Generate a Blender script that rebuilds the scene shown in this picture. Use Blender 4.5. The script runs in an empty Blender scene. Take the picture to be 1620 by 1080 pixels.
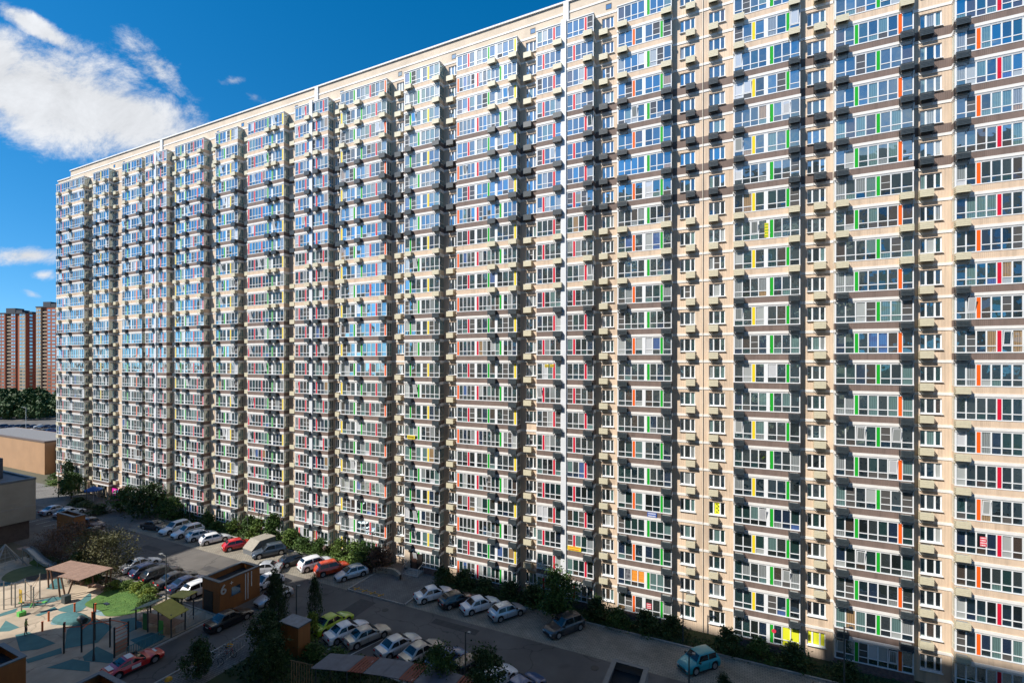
import bpy, math, random
from mathutils import Vector, Matrix
R = math.radians
random.seed(7)
SC = bpy.context.scene
COL = SC.collection

# ------------------------------------------------------------------ camera
CAM_Z = 28.1
YAW = R(25.4816)
cam = bpy.data.cameras.new('camera'); camo = bpy.data.objects.new('camera', cam); COL.objects.link(camo)
cam.sensor_width = 36.0; cam.lens = 16.786; cam.shift_y = 0.01944
cam.clip_start = 0.1; cam.clip_end = 6000
camo.location = (0, 0, CAM_Z); camo.rotation_euler = (R(90), 0, YAW)
SC.camera = camo

# ------------------------------------------------------------------ light
SUN_DIR = Vector((0.74, 1.0, -1.16)).normalized()
sun = bpy.data.lights.new('sun', 'SUN'); suno = bpy.data.objects.new('sun', sun); COL.objects.link(suno)
sun.energy = 4.7; sun.angle = R(0.5); sun.color = (1.0, 0.945, 0.86)
suno.location = (-60, -80, 120); suno.rotation_euler = SUN_DIR.to_track_quat('-Z', 'Y').to_euler()
SUN_EL = math.asin(-SUN_DIR.z); SUN_ROT = math.atan2(-SUN_DIR.x, -SUN_DIR.y)

def make_world():
    w = bpy.data.worlds.new('World'); SC.world = w; w.use_nodes = True
    nt = w.node_tree; N = nt.nodes; L = nt.links
    bg = N['Background']
    sky = N.new('ShaderNodeTexSky'); sky.sky_type = 'NISHITA'; sky.sun_disc = False
    sky.sun_elevation = SUN_EL; sky.sun_rotation = SUN_ROT % (2 * math.pi)
    sky.air_density = 1.0; sky.dust_density = 0.25; sky.ozone_density = 3.0; sky.altitude = 400
    hsv = N.new('ShaderNodeHueSaturation'); hsv.inputs['Saturation'].default_value = 1.40; hsv.inputs['Value'].default_value = 1.06; hsv.inputs['Hue'].default_value = 0.494
    L.new(sky.outputs[0], hsv.inputs['Color'])
    tc = N.new('ShaderNodeTexCoord')
    lift = N.new('ShaderNodeMapping'); lift.inputs['Location'].default_value = (0, 0, 0.10); L.new(tc.outputs['Generated'], lift.inputs['Vector']); L.new(lift.outputs[0], sky.inputs['Vector'])
    mp = N.new('ShaderNodeMapping'); mp.vector_type = 'POINT'; mp.inputs['Rotation'].default_value = (0, 0, -YAW)
    L.new(tc.outputs['Generated'], mp.inputs['Vector'])
    sp = N.new('ShaderNodeSeparateXYZ'); L.new(mp.outputs[0], sp.inputs[0])
    def M(op, a, b=None, c=None):
        n = N.new('ShaderNodeMath'); n.operation = op
        for i, v in enumerate((a, b, c)):
            if v is None: continue
            if isinstance(v, (int, float)): n.inputs[i].default_value = v
            else: L.new(v, n.inputs[i])
        return n.outputs[0]
    ymax = M('MAXIMUM', sp.outputs[1], 0.05)
    u = M('DIVIDE', sp.outputs[0], ymax); v = M('DIVIDE', sp.outputs[2], ymax)
    front = M('GREATER_THAN', sp.outputs[1], 0.05)
    def bump(cx, cy, a, b, ang):
        cx, cy, a, b = (cx - 810) / 755.4, (571.5 - cy) / 755.4, a / 755.4, b / 755.4
        ca, sa = math.cos(ang), math.sin(ang)
        du = M('SUBTRACT', u, cx); dv = M('SUBTRACT', v, cy)
        p = M('DIVIDE', M('ADD', M('MULTIPLY', du, ca), M('MULTIPLY', dv, sa)), a)
        q = M('DIVIDE', M('SUBTRACT', M('MULTIPLY', dv, ca), M('MULTIPLY', du, sa)), b)
        r = M('SQRT', M('ADD', M('MULTIPLY', p, p), M('MULTIPLY', q, q)))
        return M('SUBTRACT', 1.0, r)
    bs = [bump(70, 150, 285, 100, R(-17)), bump(-40, 85, 190, 72, R(-22)), bump(185, 182, 170, 72, R(-16)),
          M('MULTIPLY', bump(42, 404, 80, 20, R(2)), 0.8), M('MULTIPLY', bump(70, 435, 30, 10, R(0)), 0.38), M('MULTIPLY', bump(52, 466, 24, 8, R(-15)), 0.36),
          M('MULTIPLY', bump(250, 108, 85, 30, R(-42)), 0.42), M('MULTIPLY', bump(370, 128, 36, 14, R(5)), 0.5),
          M('MULTIPLY', bump(402, 153, 30, 12, R(-25)), 0.42), M('MULTIPLY', bump(60, 45, 110, 20, R(-30)), 0.8)]
    b = bs[0]
    for x in bs[1:]: b = M('MAXIMUM', b, x)
    b = M('MULTIPLY', b, front)
    cx = N.new('ShaderNodeCombineXYZ'); L.new(M('MULTIPLY', u, 1.0), cx.inputs[0]); L.new(M('MULTIPLY', v, 1.45), cx.inputs[1])
    nz = N.new('ShaderNodeTexNoise'); nz.inputs['Scale'].default_value = 6.5; nz.inputs['Detail'].default_value = 14; nz.inputs['Roughness'].default_value = 0.72; nz.inputs['Distortion'].default_value = 0.35
    L.new(cx.outputs[0], nz.inputs['Vector'])
    n2 = N.new('ShaderNodeTexNoise'); n2.inputs['Scale'].default_value = 2.6; n2.inputs['Detail'].default_value = 8; n2.inputs['Roughness'].default_value = 0.6
    L.new(tc.outputs['Generated'], n2.inputs['Vector'])
    d = M('ADD', M('MULTIPLY', b, 1.5), M('MULTIPLY', M('SUBTRACT', nz.outputs[0], 0.52), 2.5))
    mr = N.new('ShaderNodeMapRange'); mr.interpolation_type = 'SMOOTHSTEP'
    L.new(d, mr.inputs[0]); mr.inputs[1].default_value = 0.0; mr.inputs[2].default_value = 0.85
    # no cloud where there is no cloud bank at all
    m = M('MULTIPLY', mr.outputs[0], M('GREATER_THAN', b, -0.55)); 
    gate = N.new('ShaderNodeMapRange'); gate.interpolation_type = 'SMOOTHSTEP'; L.new(b, gate.inputs[0]); gate.inputs[1].default_value = -0.25; gate.inputs[2].default_value = 0.12
    m = M('MULTIPLY', m, gate.outputs[0]); m = M('MULTIPLY', m, front)
    # loose fair-weather clouds over the rest of the sky (seen only in the window reflections)
    mr2 = N.new('ShaderNodeMapRange'); mr2.interpolation_type = 'SMOOTHSTEP'; L.new(n2.outputs[0], mr2.inputs[0]); mr2.inputs[1].default_value = 0.51; mr2.inputs[2].default_value = 0.74
    m = M('MAXIMUM', m, M('MULTIPLY', mr2.outputs[0], M('LESS_THAN', sp.outputs[1], 0.0)))
    cr = N.new('ShaderNodeMapRange'); L.new(nz.outputs[0], cr.inputs[0]); cr.inputs[1].default_value = 0.3; cr.inputs[2].default_value = 0.75; cr.inputs[3].default_value = 4.3; cr.inputs[4].default_value = 6.0
    cc = N.new('ShaderNodeCombineColor'); 
    L.new(M('MULTIPLY', cr.outputs[0], 0.95), cc.inputs[0]); L.new(M('MULTIPLY', cr.outputs[0], 0.98), cc.inputs[1]); L.new(M('MULTIPLY', cr.outputs[0], 1.03), cc.inputs[2])
    mx = N.new('ShaderNodeMix'); mx.data_type = 'RGBA'
    L.new(m, mx.inputs[0]); L.new(hsv.outputs[0], mx.inputs[6]); L.new(cc.outputs[0], mx.inputs[7])
    L.new(mx.outputs[2], bg.inputs[0]); bg.inputs[1].default_value = 0.115
make_world()
vs = SC.view_settings; vs.view_transform = 'Standard'; vs.look = 'None'; vs.gamma = 1.0; vs.exposure = 0.50; vs.use_curve_mapping = False
SC.cycles.caustics_reflective = False; SC.cycles.caustics_refractive = False

# ------------------------------------------------------------------ helpers
def at(x, y, z=0.0):
    """ground point under a photograph pixel (1620 x 1080)"""
    ca, sa = math.cos(YAW), math.sin(YAW)
    d = 755.38 * (CAM_Z - z) / (y - 571.5); l = (x - 810) / 755.38 * d
    return (l * ca - d * sa, l * sa + d * ca)
def fx(x, Y):
    """X of a facade feature at picture column x on the plane y=Y"""
    return Y * (x - 1170.0) / ((x + 775.0) * math.tan(YAW))

MATS = {}
def mat(name, col, rough=0.7, var=0.0, scale=3.0, metal=0.0, spec=0.5, bump=0.0, bscale=40.0, coat=0.0, col2=None, stretch=None):
    if name in MATS: return MATS[name]
    m = bpy.data.materials.new(name); m.use_nodes = True; MATS[name] = m
    nt = m.node_tree; N = nt.nodes; L = nt.links; p = N['Principled BSDF']
    p.inputs['Base Color'].default_value = (*col, 1); p.inputs['Roughness'].default_value = rough
    p.inputs['Metallic'].default_value = metal; p.inputs['Specular IOR Level'].default_value = spec
    p.inputs['Coat Weight'].default_value = coat; p.inputs['Coat Roughness'].default_value = 0.05
    if var or col2 or bump:
        tc = N.new('ShaderNodeTexCoord'); src = tc.outputs['Object']
        if stretch:
            mp = N.new('ShaderNodeMapping'); mp.inputs['Scale'].default_value = stretch; L.new(src, mp.inputs[0]); src = mp.outputs[0]
        nz = N.new('ShaderNodeTexNoise'); nz.inputs['Scale'].default_value = scale; nz.inputs['Detail'].default_value = 6; nz.inputs['Roughness'].default_value = 0.6
        L.new(src, nz.inputs['Vector'])
        if var or col2:
            mx = N.new('ShaderNodeMix'); mx.data_type = 'RGBA'
            c2 = col2 if col2 else tuple(min(1, c * (1 + var)) for c in col)
            c1 = col if col2 else tuple(c * (1 - var) for c in col)
            mx.inputs[6].default_value = (*c1, 1); mx.inputs[7].default_value = (*c2, 1)
            mr = N.new('ShaderNodeMapRange'); mr.inputs[1].default_value = 0.35; mr.inputs[2].default_value = 0.65
            L.new(nz.outputs[0], mr.inputs[0]); L.new(mr.outputs[0], mx.inputs[0]); L.new(mx.outputs[2], p.inputs['Base Color'])
        if bump:
            nb = N.new('ShaderNodeTexNoise'); nb.inputs['Scale'].default_value = bscale; nb.inputs['Detail'].default_value = 4
            L.new(src, nb.inputs['Vector'])
            bp = N.new('ShaderNodeBump'); bp.inputs['Strength'].default_value = bump; bp.inputs['Distance'].default_value = 0.02
            L.new(nb.outputs[0], bp.inputs['Height']); L.new(bp.outputs[0], p.inputs['Normal'])
    return m
def ribbed(name, col, pitch, depth=0.35, dirt=0.12, horiz=False):
    """sheet cladding with fine ribs and rain dirt"""
    m = mat(name, col, 0.75, var=dirt, scale=0.35, stretch=(1, 1, 0.35))
    nt = m.node_tree; N = nt.nodes; L = nt.links; p = N['Principled BSDF']
    old = p.inputs['Base Color'].links[0].from_socket
    g = N.new('ShaderNodeNewGeometry'); mp2 = N.new('ShaderNodeMapping'); mp2.inputs['Scale'].default_value = (2.6, 2.6, 0.22); L.new(g.outputs['Position'], mp2.inputs[0])
    sn = N.new('ShaderNodeTexNoise'); sn.inputs['Scale'].default_value = 1.0; sn.inputs['Detail'].default_value = 5; L.new(mp2.outputs[0], sn.inputs['Vector'])
    sr = N.new('ShaderNodeMapRange'); sr.inputs[1].default_value = 0.48; sr.inputs[2].default_value = 0.72; sr.inputs[3].default_value = 1.03; sr.inputs[4].default_value = 0.80; L.new(sn.outputs[0], sr.inputs[0])
    sm = N.new('ShaderNodeMix'); sm.data_type = 'RGBA'; sm.blend_type = 'MULTIPLY'; sm.inputs[0].default_value = 1.0; L.new(old, sm.inputs[6]); L.new(sr.outputs[0], sm.inputs[7]); L.new(sm.outputs[2], p.inputs['Base Color'])
    tc = N.new('ShaderNodeTexCoord'); w = N.new('ShaderNodeTexWave'); w.bands_direction = 'Z' if horiz else 'X'; w.inputs['Scale'].default_value = 0.314 / pitch
    L.new(tc.outputs['Object'], w.inputs['Vector'])
    bp = N.new('ShaderNodeBump'); bp.inputs['Strength'].default_value = depth; bp.inputs['Distance'].default_value = 0.03
    L.new(w.outputs[0], bp.inputs['Height']); L.new(bp.outputs[0], p.inputs['Normal'])
    return m
def glass(name, col, refl=0.42, tint=(0.76, 0.95, 1.0), rough=0.4, fold=0.0, grid=0.0):
    m = bpy.data.materials.new(name); m.use_nodes = True; MATS[name] = m
    nt = m.node_tree; N = nt.nodes; L = nt.links; p = N['Principled BSDF']; out = N['Material Output']
    p.inputs['Base Color'].default_value = (*col, 1); p.inputs['Roughness'].default_value = rough; p.inputs['Specular IOR Level'].default_value = 0.2
    if fold or grid:
        tc = N.new('ShaderNodeTexCoord'); w = N.new('ShaderNodeTexWave'); w.bands_direction = 'X' if fold else 'Z'
        w.inputs['Scale'].default_value = 2.2 if fold else 6.0; w.inputs['Distortion'].default_value = 2.0 if fold else 0.0
        L.new(tc.outputs['Object'], w.inputs['Vector'])
        mx = N.new('ShaderNodeMix'); mx.data_type = 'RGBA'; L.new(w.outputs[0], mx.inputs[0])
        k = fold or grid
        mx.inputs[6].default_value = (*[c * (1 - k) for c in col], 1); mx.inputs[7].default_value = (*[c * (1 + k) for c in col], 1)
        L.new(mx.outputs[2], p.inputs['Base Color'])
    g = N.new('ShaderNodeBsdfGlossy'); g.inputs['Color'].default_value = (*tint, 1); g.inputs['Roughness'].default_value = 0.015
    tc2 = N.new('ShaderNodeTexCoord'); wn = N.new('ShaderNodeTexNoise'); wn.inputs['Scale'].default_value = 1.3; wn.inputs['Detail'].default_value = 1
    geo = N.new('ShaderNodeNewGeometry'); L.new(geo.outputs['Position'], wn.inputs['Vector'])
    wb = N.new('ShaderNodeBump'); wb.inputs['Strength'].default_value = 0.25; wb.inputs['Distance'].default_value = 0.03; L.new(wn.outputs[0], wb.inputs['Height']); L.new(wb.outputs[0], g.inputs['Normal'])
    ms = N.new('ShaderNodeMixShader'); ms.inputs[0].default_value = refl
    L.new(p.outputs[0], ms.inputs[1]); L.new(g.outputs[0], ms.inputs[2]); L.new(ms.outputs[0], out.inputs['Surface'])
    return m

class MB:
    """collects faces for ONE mesh"""
    def __init__(s): s.v = []; s.f = []; s.m = []; s.o = Vector((0, 0, 0))
    def quad(s, a, b, c, d, m=0):
        n = len(s.v); o = s.o
        for p in (a, b, c, d): s.v.append((p[0] + o.x, p[1] + o.y, p[2] + o.z))
        s.f.append((n, n + 1, n + 2, n + 3)); s.m.append(m)
    def poly(s, pts, m=0):
        n = len(s.v); o = s.o
        for p in pts: s.v.append((p[0] + o.x, p[1] + o.y, p[2] + o.z))
        s.f.append(tuple(range(n, n + len(pts)))); s.m.append(m)
    def box(s, x0, x1, y0, y1, z0, z1, m=0, skip=''):
        if 'b' not in skip: s.quad((x0, y0, z0), (x0, y1, z0), (x1, y1, z0), (x1, y0, z0), m)
        if 't' not in skip: s.quad((x0, y0, z1), (x1, y0, z1), (x1, y1, z1), (x0, y1, z1), m)
        if 'f' not in skip: s.quad((x0, y0, z0), (x1, y0, z0), (x1, y0, z1), (x0, y0, z1), m)
        if 'k' not in skip: s.quad((x1, y1, z0), (x0, y1, z0), (x0, y1, z1), (x1, y1, z1), m)
        if 'l' not in skip: s.quad((x0, y1, z0), (x0, y0, z0), (x0, y0, z1), (x0, y1, z1), m)
        if 'r' not in skip: s.quad((x1, y0, z0), (x1, y1, z0), (x1, y1, z1), (x1, y0, z1), m)
    def bar(s, a, b, r, m=0, n=6, r2=None):
        a = Vector(a); b = Vector(b); d = (b - a)
        if d.length < 1e-6: return
        d.normalize(); t = d.orthogonal().normalized(); q = d.cross(t); r2 = r if r2 is None else r2
        k = len(s.v); o = s.o
        for i in range(n):
            w = 2 * math.pi * i / n; e = t * math.cos(w) + q * math.sin(w)
            s.v.append(tuple(a + e * r + o)); s.v.append(tuple(b + e * r2 + o))
        for i in range(n):
            j = (i + 1) % n
            s.f.append((k + 2 * i, k + 2 * j, k + 2 * j + 1, k + 2 * i + 1)); s.m.append(m)
        s.f.append(tuple(k + 2 * i for i in range(n))[::-1]); s.m.append(m)
        s.f.append(tuple(k + 2 * i + 1 for i in range(n))); s.m.append(m)
    def disc(s, c, r, axis='y', m=0, n=14, w=0.0):
        pass
    def mesh(s, name, mats, smooth=False):
        me = bpy.data.meshes.new(name); me.from_pydata(s.v, [], s.f)
        for k in mats: me.materials.append(k)
        if len(mats) > 1: me.polygons.foreach_set('material_index', s.m)
        if smooth: me.polygons.foreach_set('use_smooth', [True] * len(me.polygons))
        me.update(); return me
def link(name, data, parent=None, loc=(0, 0, 0), rz=0.0):
    o = bpy.data.objects.new(name, data); COL.objects.link(o)
    if parent: o.parent = parent
    o.location = loc
    if rz: o.rotation_euler = (0, 0, rz)
    return o
def obj(name, mb, mats, parent=None, loc=(0, 0, 0), rz=0.0, smooth=False):
    if not isinstance(mats, (list, tuple)): mats = [mats]
    return link(name, mb.mesh(name, mats, smooth), parent, loc, rz)
def thing(name, label, cat, loc=(0, 0, 0), rz=0.0, group=None):
    o = link(name, None, None, loc, rz); o.empty_display_size = 0.3
    return tag(o, label, cat, group)
def tag(o, label, cat, group=None):
    o['label'] = label; o['category'] = cat
    if group: o['group'] = group
    return o
def struct(o): o['kind'] = 'structure'; return o
def setmat(o, m, i=0):
    o.material_slots[i].link = 'OBJECT'; o.material_slots[i].material = m
def copy_tree(o, parent=None):
    c = o.copy(); COL.objects.link(c)
    if parent: c.parent = parent
    for ch in o.children: copy_tree(ch, c)
    return c

# ------------------------------------------------------------------ materials
WALL = ribbed('beige_ribbed_cladding', (0.625, 0.485, 0.36), 0.22, 0.25)
WALL2 = mat('beige_parapet_panels', (0.60, 0.49, 0.375), 0.8, var=0.10, scale=0.5, bump=0.2, bscale=6)
BROWN = ribbed('brown_ribbed_cladding', (0.175, 0.125, 0.105), 0.12, 0.3, 0.15)
PEACH = ribbed('peach_ribbed_cladding', (0.61, 0.465, 0.34), 0.12, 0.25, 0.12)
BAND = mat('white_floor_band', (0.74, 0.72, 0.69), 0.65, var=0.06, scale=1.5)
FRAME = mat('white_window_frame', (0.76, 0.77, 0.78), 0.4, var=0.03, scale=1.0)
SIDEF = mat('shade_toned_side_frame', (0.62, 0.56, 0.46), 0.5, var=0.08)  # white return frames with their grey-beige shade put into the colour; pipes share it
BASE = mat('dark_brick_plinth', (0.17, 0.115, 0.105), 0.85, var=0.25, scale=4, bump=0.4, bscale=12)
SOFF = mat('grey_soffit', (0.32, 0.29, 0.26), 0.8)
ACB = mat('beige_basket_panel', (0.58, 0.53, 0.385), 0.55, var=0.08, scale=4)
ACBD = mat('beige_basket_bracket', (0.45, 0.39, 0.24), 0.6)
ACD = mat('dark_basket_panel', (0.040, 0.052, 0.060), 0.4, var=0.2, scale=5)
ACU = mat('air_conditioner_grey', (0.25, 0.25, 0.23), 0.5)
DUCT = mat('white_duct', (0.66, 0.67, 0.69), 0.5, var=0.06, scale=0.6)
RED = mat('red_panel', (0.58, 0.010, 0.035), 0.5, spec=0.2); GREEN = mat('green_panel', (0.012, 0.36, 0.025), 0.5, spec=0.2)
YEL = mat('yellow_panel', (0.80, 0.60, 0.02), 0.5, spec=0.2); ORA = mat('orange_panel', (0.80, 0.12, 0.012), 0.5, spec=0.2)
PC = {'R': RED, 'G': GREEN, 'Y': YEL, 'O': ORA}
MESHBAR = mat('insect_screen', (0.09, 0.085, 0.08), 0.8)
GL = [glass('pane_dark', (0.024, 0.030, 0.030)), glass('pane_black', (0.012, 0.015, 0.015), 0.30),
      glass('pane_clear_grey', (0.050, 0.060, 0.060), 0.45), glass('pane_deep_teal', (0.022, 0.055, 0.052), 0.4),
      glass('pane_blue_reflecting', (0.020, 0.038, 0.050), 0.62), glass('pane_teal_curtain', (0.13, 0.22, 0.21), 0.30, fold=0.25),
      glass('pane_grey_curtain', (0.26, 0.28, 0.28), 0.26, fold=0.3), glass('pane_pale_blind', (0.42, 0.44, 0.43), 0.22, grid=0.15),
      glass('pane_screened', (0.085, 0.080, 0.075), 0.08, rough=0.8), glass('pane_brown_room', (0.075, 0.055, 0.042), 0.3),
      glass('pane_navy', (0.020, 0.036, 0.075), 0.4), glass('pane_white_backed', (0.60, 0.61, 0.63), 0.2), glass('pane_warm_curtain', (0.34, 0.22, 0.11), 0.25, fold=0.3), glass('pane_blue_cloth', (0.07, 0.13, 0.32), 0.25, fold=0.2)]
GW = [15, 7, 18, 13, 18, 10, 7, 3, 9, 5, 5, 2, 1.5, 1.2]
def rg(rr=random): return rr.choices(range(14), GW)[0]

# ------------------------------------------------------------------ ground
ASPH = mat('asphalt', (0.118, 0.107, 0.096), 0.9, var=0.14, scale=0.25, bump=0.25, bscale=25)
def wear(m):
    nt = m.node_tree; N = nt.nodes; L = nt.links; p = N['Principled BSDF']; old = p.inputs['Base Color'].links[0].from_socket
    g = N.new('ShaderNodeNewGeometry')
    vo = N.new('ShaderNodeTexVoronoi'); vo.feature = 'DISTANCE_TO_EDGE'; vo.inputs['Scale'].default_value = 0.16
    wn = N.new('ShaderNodeTexNoise'); wn.inputs['Scale'].default_value = 0.6; wn.inputs['Detail'].default_value = 5; L.new(g.outputs['Position'], wn.inputs['Vector'])
    ad = N.new('ShaderNodeVectorMath'); ad.operation = 'MULTIPLY_ADD'; ad.inputs[1].default_value = (2.5, 2.5, 0); L.new(wn.outputs['Color'], ad.inputs[0]); L.new(g.outputs['Position'], ad.inputs[2]); L.new(ad.outputs[0], vo.inputs['Vector'])
    cr = N.new('ShaderNodeMapRange'); cr.inputs[1].default_value = 0.0; cr.inputs[2].default_value = 0.012; cr.inputs[3].default_value = 0.55; cr.inputs[4].default_value = 1.0; L.new(vo.outputs['Distance'], cr.inputs[0])
    v2 = N.new('ShaderNodeTexVoronoi'); v2.inputs['Scale'].default_value = 0.33; L.new(ad.outputs[0], v2.inputs['Vector'])
    st = N.new('ShaderNodeMapRange'); st.inputs[1].default_value = 0.05; st.inputs[2].default_value = 0.30; st.inputs[3].default_value = 0.72; st.inputs[4].default_value = 1.0; L.new(v2.outputs['Distance'], st.inputs[0])
    n3 = N.new('ShaderNodeTexNoise'); n3.inputs['Scale'].default_value = 0.12; n3.inputs['Detail'].default_value = 8; L.new(g.outputs['Position'], n3.inputs['Vector'])
    b3 = N.new('ShaderNodeMapRange'); b3.inputs[1].default_value = 0.35; b3.inputs[2].default_value = 0.65; b3.inputs[3].default_value = 0.78; b3.inputs[4].default_value = 1.2; L.new(n3.outputs[0], b3.inputs[0])
    for f in (cr, st, b3):
        q = N.new('ShaderNodeMix'); q.data_type = 'RGBA'; q.blend_type = 'MULTIPLY'; q.inputs[0].default_value = 1.0; L.new(old, q.inputs[6]); L.new(f.outputs[0], q.inputs[7]); old = q.outputs[2]
    L.new(old, p.inputs['Base Color'])
wear(ASPH)
def paving(name, col, sc):
    m = mat(name, col, 0.9)
    nt = m.node_tree; N = nt.nodes; L = nt.links; p = N['Principled BSDF']
    tc = N.new('ShaderNodeTexCoord'); b = N.new('ShaderNodeTexBrick'); b.inputs['Scale'].default_value = sc
    b.inputs['Color1'].default_value = (*[c * 1.08 for c in col], 1); b.inputs['Color2'].default_value = (*[c * 0.85 for c in col], 1); b.inputs['Mortar'].default_value = (*[c * 0.45 for c in col], 1)
    b.inputs['Mortar Size'].default_value = 0.03; L.new(tc.outputs['Object'], b.inputs['Vector'])
    nz = N.new('ShaderNodeTexNoise'); nz.inputs['Scale'].default_value = 0.5; nz.inputs['Detail'].default_value = 8; L.new(tc.outputs['Object'], nz.inputs['Vector'])
    mx = N.new('ShaderNodeMix'); mx.data_type = 'RGBA'; mx.blend_type = 'MULTIPLY'; mx.inputs[0].default_value = 1.0
    mr = N.new('ShaderNodeMapRange'); mr.inputs[1].default_value = 0.3; mr.inputs[2].default_value = 0.7; mr.inputs[3].default_value = 0.7; mr.inputs[4].default_value = 1.15
    L.new(nz.outputs[0], mr.inputs[0]); L.new(b.outputs[0], mx.inputs[6]); L.new(mr.outputs[0], mx.inputs[7]); L.new(mx.outputs[2], p.inputs['Base Color'])
    return m
PAVE = paving('beige_pavers', (0.32, 0.285, 0.225), 1.2)
PAVE2 = paving('grey_pavers', (0.20, 0.19, 0.175), 1.4)
EARTH = mat('dry_ground', (0.075, 0.075, 0.045), 0.95, col2=(0.12, 0.105, 0.07), scale=0.05)
GRASSM = mat('lawn_green', (0.045, 0.115, 0.018), 0.9, col2=(0.085, 0.17, 0.03), scale=1.2, bump=0.5, bscale=30)
SOIL = mat('planting_soil', (0.045, 0.048, 0.022), 0.95, col2=(0.03, 0.055, 0.015), scale=1.0, bump=0.5, bscale=10)
KERB = mat('concrete_kerb', (0.33, 0.31, 0.28), 0.85, var=0.12, scale=2)
RUBB = mat('beige_rubber', (0.42, 0.34, 0.25), 0.9, var=0.13, scale=0.6); wear(RUBB)
TEAL = mat('teal_rubber', (0.058, 0.155, 0.160), 0.9, var=0.12, scale=0.8)
PALE = mat('pale_blue_rubber', (0.19, 0.29, 0.31), 0.9, var=0.08)
LINE = mat('road_paint', (0.62, 0.61, 0.57), 0.8, var=0.12, scale=3)
def sheet(name, pts, z, m):
    mb = MB(); mb.poly([(x, y, z) for x, y in pts]); return struct(obj(name, mb, m))
def rect(x0, x1, y0, y1): return [(x0, y0), (x1, y0), (x1, y1), (x0, y1)]
sheet('ground', rect(-2500, 2500, -2500, 2500), 0.0, EARTH)
sheet('courtyard_asphalt', rect(-136, 60, 33.6, 44.3), 0.008, ASPH)
sheet('access_road', rect(-51.6, -46.1, -0.9, 33.6), 0.0081, ASPH)
sheet('parking_pavement', rect(-92, 60, 44.3, 49.7), 0.012, PAVE)
sheet('shop_forecourt', rect(-150, -92, 44.3, 52.6), 0.012, PAVE2)
sheet('side_pavement', rect(-46.1, -42.2, -0.9, 33.6), 0.012, PAVE2)
sheet('planting_strip', rect(-92, 60, 49.9, 53.2), 0.016, SOIL)
sheet('garden_bed', rect(-42.2, 20, -0.9, 33.6), 0.016, SOIL)
sheet('entrance_plaza', rect(-43.5, -35.0, 44.45, 53.2), 0.02, PAVE2)
sheet('playground_surface', rect(-93, -52.3, 14, 33.5), 0.012, RUBB)
sheet('far_car_park', rect(-420, -142, 66, 130), 0.008, ASPH)
mb = MB()
for x0, x1, y0, y1 in ((-92, -43.7, 49.7, 49.9), (-34.8, 60, 49.7, 49.9), (-51.9, -51.6, 14, 33.5), (-46.1, -45.9, 0, 33.6), (-45.9, 20, 33.45, 33.6), (-43.7, -43.5, 44.4, 49.9), (-35.0, -34.8, 44.4, 49.9), (-43.5, -35.0, 44.3, 44.45), (-92.2, -51.9, 33.5, 33.65)):
    mb.box(x0, x1, y0, y1, 0, 0.13)
struct(obj('kerb', mb, KERB))
mb = MB()
for i in range(22):
    x = -44.0 + i * 2.55; mb.quad((x - .05, 34.2, 0.0125), (x + .05, 34.2, 0.0125), (x + 1.45, 38.9, 0.0125), (x + 1.35, 38.9, 0.0125))
for i in range(16):
    x = -133.0 + i * 2.6; mb.quad((x - .05, 39.0, 0.0125), (x + .05, 39.0, 0.0125), (x + .05, 43.6, 0.0125), (x - .05, 43.6, 0.0125))
struct(obj('parking_lines', mb, LINE))
# coloured rubber areas of the playground
def curve_pts(pts, n=5):
    """closed Catmull-Rom through the points"""
    out = []; k = len(pts)
    for i in range(k):
        p0, p1, p2, p3 = (Vector(pts[(i + j - 1) % k]) for j in range(4))
        for t in [q / n for q in range(n)]:
            out.append(tuple(0.5 * ((2 * p1) + (p2 - p0) * t + (2 * p0 - 5 * p1 + 4 * p2 - p3) * t * t + (3 * p1 - p0 - 3 * p2 + p3) * t ** 3)))
    return out
def patch(px, m, name, round_=False, z=0.016):
    w = [at(*p) for p in px]
    if round_: w = curve_pts(w)
    a = sum(w[i][0] * w[(i + 1) % len(w)][1] - w[(i + 1) % len(w)][0] * w[i][1] for i in range(len(w)))
    if a < 0: w = w[::-1]
    return sheet(name, w, z, m)
for i, (pp, m, rd) in enumerate([
    ([(-4, 999), (9, 981), (31, 992), (14, 998)], TEAL, 0), ([(73, 931), (86, 916), (99, 911), (100, 931), (84, 932)], TEAL, 0),
    ([(34, 957), (70, 947), (103, 942), (100, 946), (72, 955), (40, 961)], TEAL, 1), ([(-2, 971), (28, 961), (24, 968), (0, 975)], TEAL, 0),
    ([(55, 973), (86, 959), (91, 963), (62, 974)], TEAL, 0), ([(92, 963), (124, 951), (142, 938), (143, 950), (128, 966), (105, 968)], TEAL, 1),
    ([(0, 922), (26, 918), (10, 927), (0, 926)], TEAL, 0),
    ([(80, 985), (90, 975), (106, 970), (124, 976), (108, 986), (86, 988)], PALE, 1), ([(149, 963), (165, 958), (182, 960), (178, 970), (169, 974), (152, 972)], PALE, 1),
    ([(24, 1004), (45, 999), (88, 1017), (60, 1027), (32, 1030)], TEAL, 0), ([(40, 1043), (97, 1024), (98, 1033), (44, 1049)], TEAL, 0),
    ([(106, 996), (124, 982), (146, 978), (178, 991), (155, 1016), (102, 1026)], TEAL, 0), ([(131, 1038), (153, 1022), (180, 1035), (178, 1049), (133, 1045)], TEAL, 0),
    ([(73, 1056), (115, 1042), (142, 1047), (142, 1062)], TEAL, 0), ([(190, 980), (215, 976), (226, 990), (205, 1000)], TEAL, 0), ([(205, 1012), (240, 1000), (262, 1006), (228, 1026)], TEAL, 0)]):
    patch(pp, m, 'rubber_patch', rd, 0.016 + 0.0012 * i)
patch([(134, 957), (150, 945), (168, 934), (196, 922), (228, 922), (243, 936), (222, 966), (172, 975), (158, 966)], GRASSM, 'lawn', True, 0.06)
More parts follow.
